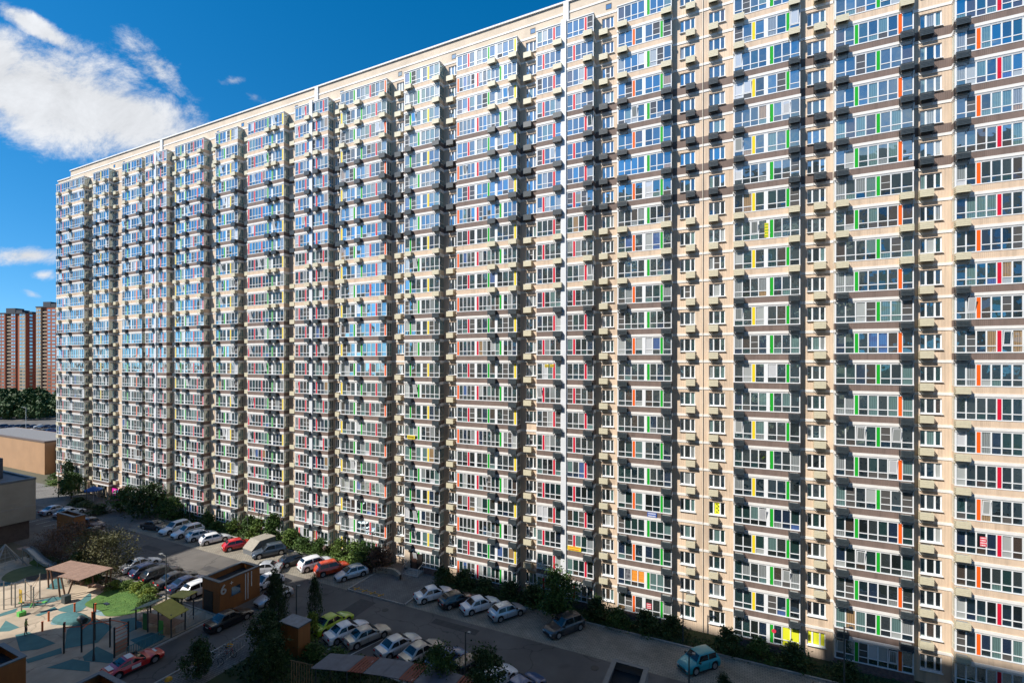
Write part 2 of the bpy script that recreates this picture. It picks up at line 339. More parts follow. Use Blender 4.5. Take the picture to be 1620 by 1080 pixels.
patch([(2, 916), (20, 902), (60, 893), (92, 895), (82, 905), (45, 912), (22, 921)], mat('worn_grass', (0.14, 0.15, 0.06), 0.95, var=0.15, scale=1), 'worn_lawn', True, 0.05)
patch([(46, 890), (66, 882), (96, 884), (88, 893), (60, 896)], GRASSM, 'lawn', True, 0.055)
patch([(40, 912), (80, 905), (105, 893), (112, 905), (98, 914), (50, 918)], mat('bare_soil', (0.10, 0.07, 0.05), 0.95, var=0.2, scale=2), 'bare_soil', True, 0.045)

# ------------------------------------------------------------------ the long apartment block
FH = 2.8; W = 53.3; XL, XR = -138.9, 30.0; ROWS = range(-10, 14)
def bandz(r): return CAM_Z + FH * r
bld = thing('apartment_building', 'very long beige apartment block, twenty-four storeys of white glazed bays striped in colour', 'building', (-54, 56, 0))
BO = Vector((54, -56, 0))
def bpart(name, mb, mats, kind=None):
    if not isinstance(mats, (list, tuple)): mats = [mats]
    o = obj(name, mb, mats, bld, (54, -56, 0))
    if kind: o['kind'] = kind
    return o
# bays: left and right picture column of the front, depth, layouts on even/odd storeys, air-conditioner baskets (picture columns), zone scheme
BAYS = [
 (89.3, 110.2, 1.1, 'pppRppp', 'ppRpppp', [(88.5, 94)], 'b'), (110.9, 133, 1.1, 'ppppppp', 'ppppppp', [(104.5, 112), (127, 133.5)], 'a'),
 (147.3, 172, 1.1, 'pppppp#p', 'pppYppp', [(147, 151.5), (161, 168)], 'a'), (193, 224.4, 1.1, 'pppp#ppOpp', 'ppGp#pppp', [(193, 198), (215, 222)], 'a'),
 (230, 263.3, 1.1, 'pRpp#ppRpp', 'pppR#pppRp', [(235.5, 244), (246, 252.5)], 'a'), (276.7, 322.3, 1.1, 'Yppp#GppppRpp', 'ppGp#pppRpppR', [(273, 281), (288, 296), (311.5, 320.5)], 'a'),
 (340.9, 376, 1.1, 'pppG#pppp', 'pGpp#pYpp', [(336.5, 346), (365, 375)], 'a'), (392, 449, 1.1, 'RppppRpppGp#pp', 'ppRppppGp#pppY', [(418, 428), (429, 436.5)], 'a'),
 (466.5, 519, 1.1, 'pRppp##pRppp', 'pppRp##pppRp', [(481, 491), (494.5, 502.5)], 'a'), (538.8, 611.6, 1.1, 'Yppp#pGpppRpp', 'pppG#pppRpppO', [(536, 547), (560, 569.5), (599, 610)], 'a'),
 (639.8, 695.3, 1.1, 'pppG#pppp', 'pGpp#pYpp', [(640, 650), (683.5, 695)], 'a'), (722.5, 817.7, 1.1, 'Opppp#RpppppG#ppp', 'ppRp#ppGp#pppY', [(771, 786), (804, 817.5)], 'a'),
 (848.8, 888, 0.9, 'pRppp', 'pppRp', [(874.5, 888.5)], 'a'), (896.3, 938.9, 0.9, 'pRppp', 'pppRp', [(922, 938)], 'a'),
 (976.7, 1062.5, 0.68, 'ppOp#ppGp', 'pppp#Gppp', [(976.5, 993), (1045.5, 1062.5)], 'a'), (1160.4, 1266, 0.68, 'pppp#Gppp', 'ppYp#ppGp', [(1160.5, 1177.5), (1248, 1265.5)], 'a'),
 (1320.4, 1445.7, 0.68, 'ppGppppOp', 'ppppGppp', [(1323, 1343), (1424.5, 1446.5)], 'a'), (1510.7, 1656, 0.68, 'ppppRpppp', 'ppOpppppp', [(1512.5, 1536.5)], 'b')]
def zone(sch, r, recess=False):
    """True = brown storey"""
    if recess: return 6 <= r <= 10
    if sch == 'b': return (6 <= r <= 10) or (0 <= r <= 2)
    return (6 <= r <= 10) or (r <= 2)
Z_SP0, Z_SP1, Z_TOP, Z_LIN = 0.125, 0.70, 2.60, 2.675
def layout(spec, w):
    nc = sum(c in 'RGYO' for c in spec); nh = spec.count('#'); npn = spec.count('p')
    CW = 0.30; HW = 0.27
    u = (w - 0.16 - nc * CW - nh * HW) / npn
    x = 0.08; out = []
    for c in spec:
        k = u if c == 'p' else (HW if c == '#' else CW)
        out.append((c, x, x + k)); x += k
    return out
def b_body(mb, w, d):
    mb.box(0, w, 0, d, Z_SP0, Z_SP1, 0, 'k')
    mb.box(-.05, w + .05, -.06, d, -.125, .124, 1, 'k')
def b_frame(mb, w, d, spec):
    F = 0
    mb.box(-.02, w + .02, -.03, .10, Z_SP1 + .002, .785, F)                      # sill rail
    mb.box(0, w, .0, .08, 2.53, Z_TOP - .002, F)                                 # head rail
    mb.box(-.02, w + .02, -.02, d, Z_TOP - .001, Z_LIN - .005, F, 'k')
    mb.box(.02, w - .02, .012, .07, 1.25, 1.32, F)                               # transom
    for x in (0, w - .08): mb.box(x, x + .08, -.005, .10, .787, 2.528, F)
    lay = layout(spec, w)
    for i, (c, a, b) in enumerate(lay):
        if c == '#': mb.box(a + .01, b - .01, .0, .08, .787, 2.528, F)
        elif c == 'p':
            mb.box(a - .033, a + .033, .002, .075, .788, 1.249, F); mb.box(a - .045, a + .045, .002, .075, 1.321, 2.527, F)
            if i + 1 < len(lay) and lay[i + 1][0] != 'p': mb.box(b - .04, b + .02, .003, .074, .7885, 2.5265, F)
    # narrow returns left and right
    for s, xa, xb in ((0, .0, .07), (1, w - .07, w)):
        mb.box(xa - (.01 if s == 0 else 0), xb + (.01 if s else 0), .102, d, Z_SP1 + .002, .785, 1)
        mb.box(xa, xb, .102, d, 2.53, Z_TOP - .002, 1); mb.box(xa + .01, xb - .01, .102, d, 1.25, 1.32, 1)
        for y in (d * .52, d - .12): mb.box(xa, xb, y, y + .07, .787, 2.528, 1)
def b_side_glass(mb, w, d, gi):
    for x in (.03, w - .03):
        mb.quad((x, .08, .78), (x, d, .78), (x, d, 2.54), (x, .08, 2.54), gi)
def b_panes(mb, w, d, spec, rr, pick, tilt=True):
    for c, a, b in layout(spec, w):
        if c != 'p': continue
        g = pick(rr)
        for z0, z1, k in ((.77, 1.27, 0), (1.30, 2.54, 1)):
            t = rr.uniform(-.012, .012); q = rr.uniform(-.012, .012)
            gi = g if (k or rr.random() < .55) else pick(rr)
            mb.quad((a, .05 + t, z0), (b, .05 - t, z0), (b, .05 - t + q, z1), (a, .05 + t + q, z1), gi)
            if gi == 8 and k: mb.box(a + .05, b - .05, .025, .04, 1.86, 1.90, 15)
        if rr.random() < .045: b_sash(mb, a + .05, b - .05, rr)
def b_sash(mb, a, b, rr):
    """a sash tilted or swung open"""
    s = rr.choice((.12, .18, .28)); z0, z1 = 1.34, 2.49; n = 12
    def P(x, z, o=0.0): 
        f = (z - z0) / (z1 - z0); return (x, -.01 - o - s * (1 - f) * 0.0 + .02 - s * f, z)
    w = .07
    for xa, xb, za, zb in ((a, a + w, z0, z1), (b - w, b, z0, z1), (a + w, b - w, z0, z0 + w), (a + w, b - w, z1 - w, z1)):
        mb.quad(P(xa, za), P(xb, za), P(xb, zb), P(xa, zb), 15)
    mb.quad(P(a + w, z0 + w, -.01), P(b - w, z0 + w, -.01), P(b - w, z1 - w, -.01), P(a + w, z1 - w, -.01), rr.choice((4, 6, 11, 7)))
PANE_MATS = GL + [MESHBAR, FRAME]
def basket(mb, w, dark, full=True, h=.54):
    """basket for an air conditioner: local origin left, wall, bottom; reaches out to y=-.55"""
    D = .55; A, B, U = 0, 1, 2
    if full:
        n = 5 if dark else 4; g = .025 if dark else .010; s = h / n
        for i in range(n):
            mb.box(0, w, -D, -D + .03, i * s + g / 2, (i + 1) * s - g / 2, A)
            for x in (0, w - .025): mb.box(x, x + .025, -D + .032, -.03, i * s + g + .02, (i + 1) * s - g - .02, A)
        for x in (0, w - .05):
            mb.box(x + .004, x + .046, -D + .034, -.0, -.03, .0, B)
            mb.bar((x + .02, -D + .03, -.02), (x + .02, -.02, -.34), .018, B, 4)
            mb.box(x + .005, x + .04, -.04, -.0, -.38, h, B)
        for z in (-.12, -.22): mb.bar((.02, -D + .12 + abs(z) * .6, z), (w - .02, -D + .12 + abs(z) * .6, z), .014, B, 4)
        for k in range(5): mb.bar((.1 + k * (w - .2) / 4, -D + .04, -.015), (.1 + k * (w - .2) / 4, -.03, -.015), .012, B, 4)
        mb.box(.13, w - .13, -D + .12, -.14, .03, h * .92, U, 'b')
    else:
        mb.box(0, w, -D, -D + .04, 0, h, A); 
        for x in (0, w - .04):
            mb.box(x, x + .04, -D + .042, -.03, .04, h * .42, A); mb.box(x, x + .04, -D + .042, -.03, h * .55, h - .02, A)
            mb.bar((x + .02, -D + .03, -.02), (x + .02, -.02, -.34), .02, B, 3)
        mb.box(.13, w - .13, -D + .12, -.12, .02, h * .9, U)

bay_info = []
for bi, (p0, p1, d, ev, od, acs, sch) in enumerate(BAYS):
    x0, x1 = fx(p0, W - d), fx(p1, W - d)
    bay_info.append((x0, x1 - x0, d, ev, od, acs, sch, bi))
near = [b for b in bay_info if b[7] >= 6]       # 12 bays x 24 storeys, as parts
far = [b for b in bay_info if b[7] < 6]
def spec_of(b, r): return b[3] if r % 2 == 0 else b[4]
SHOP = {0, 1, 2, 3}                              # bays that hover over the shop fronts
body_c, frame_c, pan_c, pane_c, gl_c = {}, {}, {}, {}, {}
R_ = random.Random(3)
poster = {}
YELP = mat('yellow_poster', (0.72, 0.74, 0.03), 0.6); CURT_O = mat('orange_curtain', (0.75, 0.27, 0.03), 0.8, var=0.2, scale=6); CURT_D = mat('dark_banner', (0.03, 0.03, 0.04), 0.6, col2=(0.25, 0.25, 0.27), scale=4)
REDP = mat('red_poster', (0.65, 0.03, 0.07), 0.6); BLUEP = mat('blue_banner', (0.03, 0.10, 0.42), 0.6); YB = mat('yellow_banner', (0.80, 0.62, 0.02), 0.6); WHITEP = mat('white_print', (0.8, 0.8, 0.78), 0.6); BLACKP = mat('dark_print', (0.03, 0.02, 0.02), 0.6)
poster[(15, -10, 5)] = YELP; poster[(15, -10, 6)] = YELP; poster[(15, -10, 7)] = YELP
poster[(14, -9, 1)] = CURT_D; poster[(14, -9, 2)] = CURT_O; poster[(14, -9, 3)] = CURT_O
def near_pane(parent, w, h, m, loc, rr):
    k = (round(w, 3), round(h, 3))
    if k not in pane_c:
        mb = MB(); mb.box(0, w, 0, .012, 0, h); pane_c[k] = mb.mesh('pane', [GL[0]])
    o = link('pane', pane_c[k], parent, loc); setmat(o, m)
    o.rotation_euler = (rr.uniform(-.010, .010), 0, rr.uniform(-.010, .010)); return o
for b in near:
    x0, w, d, ev, od, acs, sch, bi = b
    for r in ROWS:
        spec = spec_of(b, r); par = r % 2; z = bandz(r)
        brown = zone(sch, r)
        if bi not in body_c:
            mb = MB(); b_body(mb, w, d); body_c[bi] = mb.mesh('balcony', [BROWN, BAND, SOFF])
        o = link('balcony', body_c[bi], bld, (x0 + 54, W - d - 56, z))
        if not brown: setmat(o, PEACH)
        if r == -10: setmat(o, BASE); setmat(o, BASE, 1)
        k = (bi, par)
        if k not in frame_c:
            mb = MB(); b_frame(mb, w, d, spec); frame_c[k] = mb.mesh('frame', [FRAME, SIDEF])
        link('frame', frame_c[k], o)
        lay = layout(spec, w)
        for c, a, e in lay:
            if c in PC:
                if c not in pan_c:
                    mb = MB(); mb.box(.025, .275, -.008, .06, 0, .455); mb.box(.025, .275, -.008, .06, .47, 1.735); pan_c[c] = mb.mesh('colour_panel', [PC[c]])
                link('colour_panel', pan_c[c], o, (a, 0, .79))
        if bi >= 12:
            mb = MB()
            if ('s', bi) not in gl_c:
                b_side_glass(mb, w, d, 0); gl_c[('s', bi)] = mb.mesh('side_pane', [GL[0]])
            s = link('side_pane', gl_c[('s', bi)], o); setmat(s, GL[R_.choice((0, 2, 3, 5))])
            pi = 0; theme = rg(R_)
            for c, a, e in lay:
                if c != 'p': continue
                g = theme if R_.random() < .25 else rg(R_); g2 = g if R_.random() < .55 else rg(R_)
                pm = poster.get((bi, r, pi))
                near_pane(o, e - a - .06, 1.22, pm or GL[g], (a + .03, .05, 1.315), R_)
                near_pane(o, e - a - .04, .48, (pm if pm is YELP else None) or GL[g2], (a + .02, .052, .778), R_)
                if g == 8 and not pm:
                    mb = MB(); mb.box(a + .07, e - .07, .022, .036, 1.86, 1.90); obj('screen_bar', mb, FRAME, o)
                if R_.random() < .04 and not pm:
                    mb = MB(); b_sash(mb, a + .06, e - .06, R_); obj('open_sash', mb, PANE_MATS, o)
                pi += 1
        else:
            v = R_.randrange(9)
            kk = (bi, par, v)
            if kk not in gl_c:
                mb = MB(); b_panes(mb, w, d, spec, R_, rg); b_side_glass(mb, w, d, R_.choice((0, 2, 3, 5))); gl_c[kk] = mb.mesh('glazing', PANE_MATS)
            link('glazing', gl_c[kk], o)['kind'] = 'stuff'
# the far bays, past the three hundred largest
fb, ff, fg, fp = MB(), MB(), MB(), MB()
PCI = {'R': 0, 'G': 1, 'Y': 2, 'O': 3}
for b in far:
    x0, w, d, ev, od, acs, sch, bi = b
    for r in ROWS:
        if bi in SHOP and r == -10: continue
        spec = spec_of(b, r)
        for m in (fb, ff, fg, fp): m.o = Vector((x0, W - d, bandz(r)))
        i0 = len(fb.m); b_body(fb, w, d)
        if not zone(sch, r):
            fb.m[i0:] = [3 if q == 0 else q for q in fb.m[i0:]]
        b_frame(ff, w, d, spec); b_panes(fg, w, d, spec, R_, rg); b_side_glass(fg, w, d, R_.choice((0, 2, 3, 5)))
        for c, a, e in layout(spec, w):
            if c in PC: fp.box(a + .04, e - .04, -.008, .06, .79, 2.525, PCI[c])
bpart('balcony', fb, [BROWN, BAND, SOFF, PEACH], 'stuff'); bpart('balcony_frame', ff, [FRAME, SIDEF], 'stuff')
bpart('balcony_glazing', fg, PANE_MATS, 'stuff'); bpart('balcony_colour_panel', fp, [RED, GREEN, YEL, ORA], 'stuff')
# roofs on the topmost bays, plinths under the lowest ones
for b in bay_info:
    x0, w, d = b[0], b[1], b[2]
    mb = MB(); zt = bandz(14) - .12; mb.box(x0 - .06, x0 + w + .06, W - d - .08, W - .0, zt, zt + .10)
    bpart('bay_roof', mb, BAND)
    if b[7] in SHOP: continue
    mb = MB(); mb.box(x0 + .02, x0 + w - .02, W - d + .03, W, 0, bandz(-10) + .65, 0, 'bk'); bpart('plinth', mb, BASE)

# recessed windows: picture column of left, right; air-conditioner columns; (first row, last row)
WINS = [(180, 187.4, (178.2, 184.4)), (533, 539.5, (530, 535.9)), (628.5, 639.2, (624, 635.7)), (712, 722.5, (705.8, 716.4)), (832, 848.2, (827.8, 840)),
        (952.5, 971, (947.5, 961)), (1076, 1099.5, (1084.7, 1099.5)), (1121.7, 1147, (1121, 1136)), (1277, 1306, (1288, 1307)), (1455.5, 1490, (1455.5, 1478))]
XAC = [(141, 146.7), (334.7, 340.2), (386.5, 391.6), (458, 466.4)]     # baskets on recess walls without a window
wins = []
for a, b_, ac in WINS:
    xa, xb = fx(a, W), fx(b_, W); w = min(xb - xa, 1.66); w = max(w, 1.25); wins.append((xb - w, w, ac))
# wall with window openings and reveals
wl = MB()
cols = sorted(wins)
xs = [XL]
for xw, w, _ in cols: xs += [xw, xw + w]
xs.append(XR)
WZ0, WZ1, REV = 1.05, 2.38, 0.17
TOPZ = 70.05
for i in range(0, len(xs) - 1):
    a, e = xs[i], xs[i + 1]
    if i % 2 == 0:
        wl.quad((a, W, 0), (e, W, 0), (e, W, bandz(14)), (a, W, bandz(14)), 0)
    else:
        zprev = 0.0
        for r in ROWS:
            z0, z1 = bandz(r) + WZ0, bandz(r) + WZ1
            wl.quad((a, W, zprev), (e, W, zprev), (e, W, z0), (a, W, z0), 0); zprev = z1
            wl.quad((a, W, z0), (e, W, z0), (e, W + REV, z0), (a, W + REV, z0), 1); wl.quad((a, W + REV, z1), (e, W + REV, z1), (e, W, z1), (a, W, z1), 0)
            wl.quad((a, W, z0), (a, W + REV, z0), (a, W + REV, z1), (a, W, z1), 0); wl.quad((e, W + REV, z0), (e, W, z0), (e, W, z1), (e, W + REV, z1), 1)
        wl.quad((a, W, zprev), (e, W, zprev), (e, W, bandz(14)), (a, W, bandz(14)), 0)
wl.quad((XL, W + 14, 0), (XL, W, 0), (XL, W, 68.6), (XL, W + 14, 68.6), 0); wl.quad((XR, W, 0), (XR, W + 14, 0), (XR, W + 14, TOPZ), (XR, W, TOPZ), 0)
wl.quad((XR, W + 14, 0), (XL, W + 14, 0), (XL, W + 14, 68.6), (XR, W + 14, 68.6), 0)
bpart('wall', wl, [WALL, FRAME])
# parapet storey, cornices and coping
STEP = fx(112, W)
mb = MB(); mb.quad((XL, W, bandz(14)), (STEP, W, bandz(14)), (STEP, W, 68.6), (XL, W, 68.6)); mb.quad((STEP, W, bandz(14)), (XR, W, bandz(14)), (XR, W, TOPZ), (STEP, W, TOPZ)); mb.quad((STEP, W + 14, 68.5), (STEP, W, 68.5), (STEP, W, TOPZ), (STEP, W + 14, TOPZ))
bpart('parapet', mb, WALL2)
mb = MB(); mb.box(XL, STEP, W - .03, W + 14, 68.45, 68.6); mb.box(STEP, XR, W - .03, W + 14, 69.9, TOPZ); bpart('roof', mb, SOFF)
mb = MB(); mb.box(XL - .1, STEP - .1, W - .16, W + .3, 68.62, 68.82); mb.box(STEP - .1, XR, W - .18, W + .3, TOPZ + .01, TOPZ + .2); bpart('coping', mb, BAND)
mb = MB(); mb.box(STEP, XR, W - .07, W - .002, 68.78, 68.98); mb.box(XL, STEP, W - .07, W - .002, 67.55, 67.72); bpart('cornice', mb, BAND)
# white floor bands and brown strips on the recess walls, between the bays
gaps = []; prev = XL
for b in bay_info:
    if b[0] - prev > .35: gaps.append((prev, b[0] - .05))
    prev = b[0] + b[1] + .05
bandm = {}
for r in list(ROWS)[1:] + [14]:
    mb = MB()
    mb.box(XL, XR, W - .05, W - .003, bandz(r) - .12, bandz(r) + .12)
    bpart('floor_band', mb, BAND)
    if zone('a', r, True) and r < 14:
        mb = MB()
        mb.box(XL, XR, W - .02, W - .002, bandz(r) + .121, bandz(r) + .92)
        bpart('wall_strip', mb, BROWN)
# windows
def win_meshes(w):
    h = WZ1 - WZ0; f = MB(); y = 0
    f.box(0, w, y, y + .07, h - .08, h); f.box(0, w, y, y + .07, 0, .07)
    for x in (0, w - .07): f.box(x, x + .07, y, y + .07, .07, h - .08)
    m1, m2 = w * .285, w * .70
    for x in (m1, m2): f.box(x - .062, x + .062, y - .012, y + .06, .07, h - .08)
    s = MB(); s.box(-.05, w + .07, -.26, -.0, -.055, .002)
    return f.mesh('window', [FRAME]), s.mesh('sill', [FRAME]), ((.07, m1 - .06), (m1 + .06, m2 - .06), (m2 + .06, w - .07)), h
for wi, (xw, w, ac) in enumerate(wins):
    fm, sm, pn, h = win_meshes(w)
    gm = None
    for r in ROWS:
        o = link('window', fm, bld, (xw + 54, W + REV - .07 - 56, bandz(r) + WZ0))
        link('sill', sm, o)
        for j, (a, e) in enumerate(pn):
            g = R_.choices((0, 1, 2, 3, 4, 5, 6, 7, 9, 8), (18, 14, 16, 12, 16, 5, 5, 2, 3, 6 if j == 1 else 0))[0]
            pm = GL[g]
            if wi == 7 and r == -6 and j == 1: pm = YELP
            if wi == 8 and r == -10: pm = YELP
            near_pane(o, e - a, h - .14, pm, (a, .045, .07), R_)
            if g == 8:
                mb = MB(); mb.box(a, e, .02, .038, h * .48, h * .52); obj('screen_bar', mb, FRAME, o)
# small technical-floor windows under the cornice
for px in (181, 196, 345, 384, 469, 541, 633, 718, 843, 963, 1087):
    x = fx(px, W); mb = MB(); mb.box(x - .33, x + .33, W - .02, W + .02, 67.75, 68.4, 0); mb.quad((x - .27, W - .025, 67.8), (x + .3, W - .025, 67.8), (x + .3, W - .025, 68.28), (x - .27, W - .025, 68.28), 1)
    bpart('attic_window', mb, [mat('dark_reveal', (0.10, 0.085, 0.07), 0.8), GL[4]])
# air-conditioner baskets
allb = []
for b in bay_info:
    for a, e in b[5]:
        Y = W - b[2] - .0; yy = Y - .52
        xa, xe = fx(a, yy), fx(e, yy)
        for r in ROWS:
            if r == -10 or (b[7] in SHOP and r == -9): continue
            allb.append((xa, max(.8, min(1.05, xe - xa)), Y, bandz(r) + .08, zone(b[6], r), .60))
for xw, w, ac in wins:
    xa, xe = fx(ac[0], W - .55), fx(ac[1], W - .55)
    for r in ROWS:
        if r == -10: continue
        allb.append((xa, max(.85, min(1.05, xe - xa)), W, bandz(r) + .26, zone('a', r, True), .66))
for a, e in XAC:
    xa, xe = fx(a, W - .55), fx(e, W - .55)
    for r in ROWS:
        if r == -10: continue
        allb.append((xa, max(.8, min(1.05, xe - xa)), W, bandz(r) + .26, zone('a', r, True), .66))
def size_key(q): 
    dpt = -q[0] * math.sin(YAW) + q[2] * math.cos(YAW); hz = abs(q[3] - CAM_Z); return dpt + (1000 if q[3] > CAM_Z + 41 or q[0] > 19.5 else 0)
allb = [q for i, q in enumerate(allb) if (i * 7919) % 43 != 5]
allb.sort(key=size_key)
bc = {}; sb = MB()
for i, (xa, w, Y, z, dark, h) in enumerate(allb):
    if i < 300:
        k = (round(w, 2), dark, h)
        if k not in bc:
            mb = MB(); basket(mb, w, dark, True, h); bc[k] = mb.mesh('air_conditioner_basket', [ACD, ACD, ACU] if dark else [ACB, ACBD, ACU])
        link('air_conditioner_basket', bc[k], bld, (xa + 54, Y - 56, z))
    else:
        sb.o = Vector((xa, Y, z)); i0 = len(sb.m); basket(sb, w, dark, False, h)
        if dark: sb.m[i0:] = [3 if q < 2 else q for q in sb.m[i0:]]
bpart('air_conditioner_basket', sb, [ACB, ACBD, ACU, ACD], 'stuff')
# white service ducts
for pxa, pxb, d in ((243.8, 247.4, 1.1), (489.4, 494.2, 1.1), (887.7, 895.7, .9)):
    xa, xb = fx(pxa, W - d - .1), fx(pxb, W - d - .1)
    mb = MB(); mb.box(xa, xb, W - d - .16, W - d + .5, 0.1, 67.5); mb.box(xa, xb, W - .2, W + .05, 67.5, TOPZ + .1); bpart('service_duct', mb, DUCT)
# thin pipes along the recess edges
for px in (1318, 1506.5, 1112):
    x = fx(px, W); mb = MB(); mb.bar((x, W - .08, 0), (x, W - .08, 67), .035, 0, 6); bpart('drain_pipe', mb, SIDEF)
# banners and notices hung on the bays
def notice(bi, r, x, w, z0, h, mbg, mink, lines, y=-.09, name='notice'):
    b = bay_info[bi]; mb = MB(); mb.o = Vector((b[0], W - b[2], bandz(r)))
    mb.box(x, x + w, y, y + .02, z0, z0 + h, 0)
    rr = random.Random(bi * 7 + r)
    for l in range(lines):
        zz = z0 + h * (lines - l - .75) / lines; hh = h * .5 / lines; q = x + w * .08
        while q < x + w * .88:
            t = rr.uniform(.03, .075) * max(1, w); mb.box(q, q + t, y - .006, y - .001, zz, zz + hh, 1); q += t + .03 * max(1, w)
    bpart(name, mb, [mbg, mink])
notice(13, -8, .15, 1.6, .78, .50, YB, REDP, 2, name='banner'); notice(10, -4, .55, 1.25, .78, .50, YB, BLACKP, 1, name='banner')
notice(14, -6, 3.25, .95, .16, .50, BLUEP, WHITEP, 2, name='banner'); notice(17, -6, 1.6, .42, 1.45, .8, REDP, WHITEP, 4, y=-.02)
notice(14, -10, 3.15, .5, 1.45, .6, REDP, WHITEP, 3, y=-.02); notice(15, 4, 2.75, .33, .85, 1.4, YB, GREEN, 5, y=-.02)
notice(12, -1, 1.05, .5, 2.15, .3, YB, BLACKP, 1, y=-.02); notice(12, -1, 1.7, .5, 2.15, .3, YB, BLACKP, 1, y=-.02)
mb = MB(); mb.o = Vector((bay_info[15][0] + 3.55, W - .68 - .02, bandz(-10) + 1.95)); mb.poly([(.2 * math.cos(t * .5236), 0, .2 * math.sin(t * .5236)) for t in range(12)]); bpart('notice', mb, REDP)
wi7 = wins[7]; mb = MB(); mb.o = Vector((wi7[0] + .62, W + .085, bandz(-6) + WZ0 + .15))
for k in range(5): mb.box(.06 + .16 * (k % 2), .16 + .16 * (k % 2), -.01, 0, .1 + .2 * k, .2 + .2 * k)
bpart('notice', mb, BLACKP)
# ground-floor shops at the far end, entrance under the bay by the plaza
x_a, x_b = bay_info[0][0], bay_info[3][0] + bay_info[3][1]
mb = MB(); n = 24
for i in range(n):
    xa = x_a + (x_b - x_a) * i / n; mb.box(xa + .15, xa + (x_b - x_a) / n - .1, W - .06, W - .01, .25, 2.15, 0 if i % 5 else 1)
bpart('shop_front', mb, [GL[0], GL[6]])
for i in range(9):
    xa = x_a + .3 + (x_b - x_a - .8) * i / 8; mb = MB(); mb.box(xa, xa + .5, W - 1.0, W - .5, 0, bandz(-9) - .13); bpart('column', mb, WALL)
x = fx(184, W - 1.1); mb = MB(); mb.box(x - 1.5, x + .9, W - 1.12, W - 1.02, .3, 2.6, 0)
for q, (dx, dz, w, h, c) in enumerate([(-1.3, .5, .9, .8, 1), (-.2, .9, .9, .9, 1), (-.8, 1.7, .8, .6, 2), (-1.2, 1.4, .4, .4, 2), (.2, 2.0, .5, .4, 1)]): mb.box(x + dx, x + dx + w, W - 1.135, W - 1.122, dz, dz + h, c)
bpart('shop_sign', mb, [mat('magenta_print', (0.75, 0.02, 0.35), 0.5), mat('cyan_print', (0.06, 0.45, 0.80), 0.5), WHITEP])
b = bay_info[10]; mb = MB(); xa = b[0] + 1.05
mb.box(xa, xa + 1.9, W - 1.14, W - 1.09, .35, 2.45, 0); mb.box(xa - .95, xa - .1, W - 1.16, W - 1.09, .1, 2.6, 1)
mb.box(xa + .3, xa + 1.0, W - 1.16, W - 1.142, .35, 2.2, 2)
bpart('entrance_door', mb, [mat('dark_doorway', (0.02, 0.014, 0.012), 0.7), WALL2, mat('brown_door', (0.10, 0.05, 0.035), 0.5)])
mb = MB()
for k in range(4): mb.box(xa - .2, xa + 2.2, W - 2.6 + .3 * k, W - 1.1, .02 + .085 * k, .105 + .085 * k, 0, 'b')
bpart('entrance_steps', mb, KERB)
mb = MB()
for xx in (xa - .2, xa + 2.2):
    for k in range(4): mb.bar((xx, W - 2.5 + .4 * k, .1 + .08 * k), (xx, W - 2.5 + .4 * k, 1.1 + .08 * k), .025)
    mb.bar((xx, W - 2.5, 1.1), (xx, W - 1.3, 1.36), .03)
bpart('handrail', mb, mat('steel_rail', (0.5, 0.5, 0.5), 0.3, metal=0.8))

# ------------------------------------------------------------------ blocks behind the viewpoint: they shade the yard and stand in the panes
def plain_block(x0, x1, y0, y1, h, label):
    t = thing('residential_block', label, 'building', ((x0 + x1) / 2, y0, 0)); cx = (x0 + x1) / 2
    mb = MB(); mb.box(x0 - cx, x1 - cx, 0, y1 - y0, 0, h, 0, 'b'); obj('wall', mb, WALL2, t)
    mb = MB(); yy = y1 - y0
    n = int((x1 - x0) / 3.2)
    for r in range(int(h / 2.8) - 1):
        for i in range(n):
            xa = x0 - cx + 3.2 * i + .7
            if abs(xa + cx) < 3 and abs(2.8 * r - 27) < 6: continue
            mb.quad((xa + 1.9, yy + .02, 2.8 * r + 1.2), (xa, yy + .02, 2.8 * r + 1.2), (xa, yy + .02, 2.8 * r + 2.7), (xa + 1.9, yy + .02, 2.8 * r + 2.7), (i * 3 + r) % 2)
    o = obj('window', mb, [GL[2], GL[6]], t); o['kind'] = 'stuff'
    return t, cx
RB, RCX = plain_block(-84.0, 62, -16, -1.0, 63.3, 'plain beige block facing the long facade across the yard, right of the gap')
for xa, xb, ya, yb, hh in ((-63.6, -60.2, 8, 14.9, 3.6), (-33.4, 61.8, 9, 14.95, 2.2)):   # lift house and raised parapet on its roof
    mb = MB(); mb.box(xa - RCX, xb - RCX, ya, yb, 63.3, 63.3 + hh, 0, 'b'); obj('roof_house', mb, WALL2, RB)
plain_block(-165, -114.5, -16, -1.0, 63.3, 'plain beige block facing the far end of the facade, left of the gap')

# ------------------------------------------------------------------ cars
CARGLASS = mat('car_glass', (0.010, 0.013, 0.016), 0.06, spec=0.5)
TYRE = mat('tyre_rubber', (0.018, 0.018, 0.018), 0.85); RIM = mat('alloy_rim', (0.42, 0.42, 0.43), 0.35, metal=0.7)
HEADL = mat('headlight_glass', (0.65, 0.68, 0.70), 0.15); TAIL = mat('tail_light', (0.45, 0.01, 0.015), 0.25); PLATE = mat('number_plate', (0.7, 0.7, 0.68), 0.5)
TRIM = mat('black_trim', (0.02, 0.02, 0.022), 0.5)
def paint(name, c, metal=0.0): return mat('paint_' + name, c, 0.32, metal=metal, coat=0.8)
WHITE_P = paint('white', (0.74, 0.75, 0.76)); SILVER_P = paint('silver', (0.46, 0.48, 0.51), 0.35); GREYBLUE_P = paint('slate', (0.055, 0.075, 0.10), 0.2)
BLACK_P = paint('black', (0.012, 0.012, 0.014)); RED_P = paint('red', (0.55, 0.012, 0.012)); ORED_P = paint('orange_red', (0.58, 0.055, 0.012))
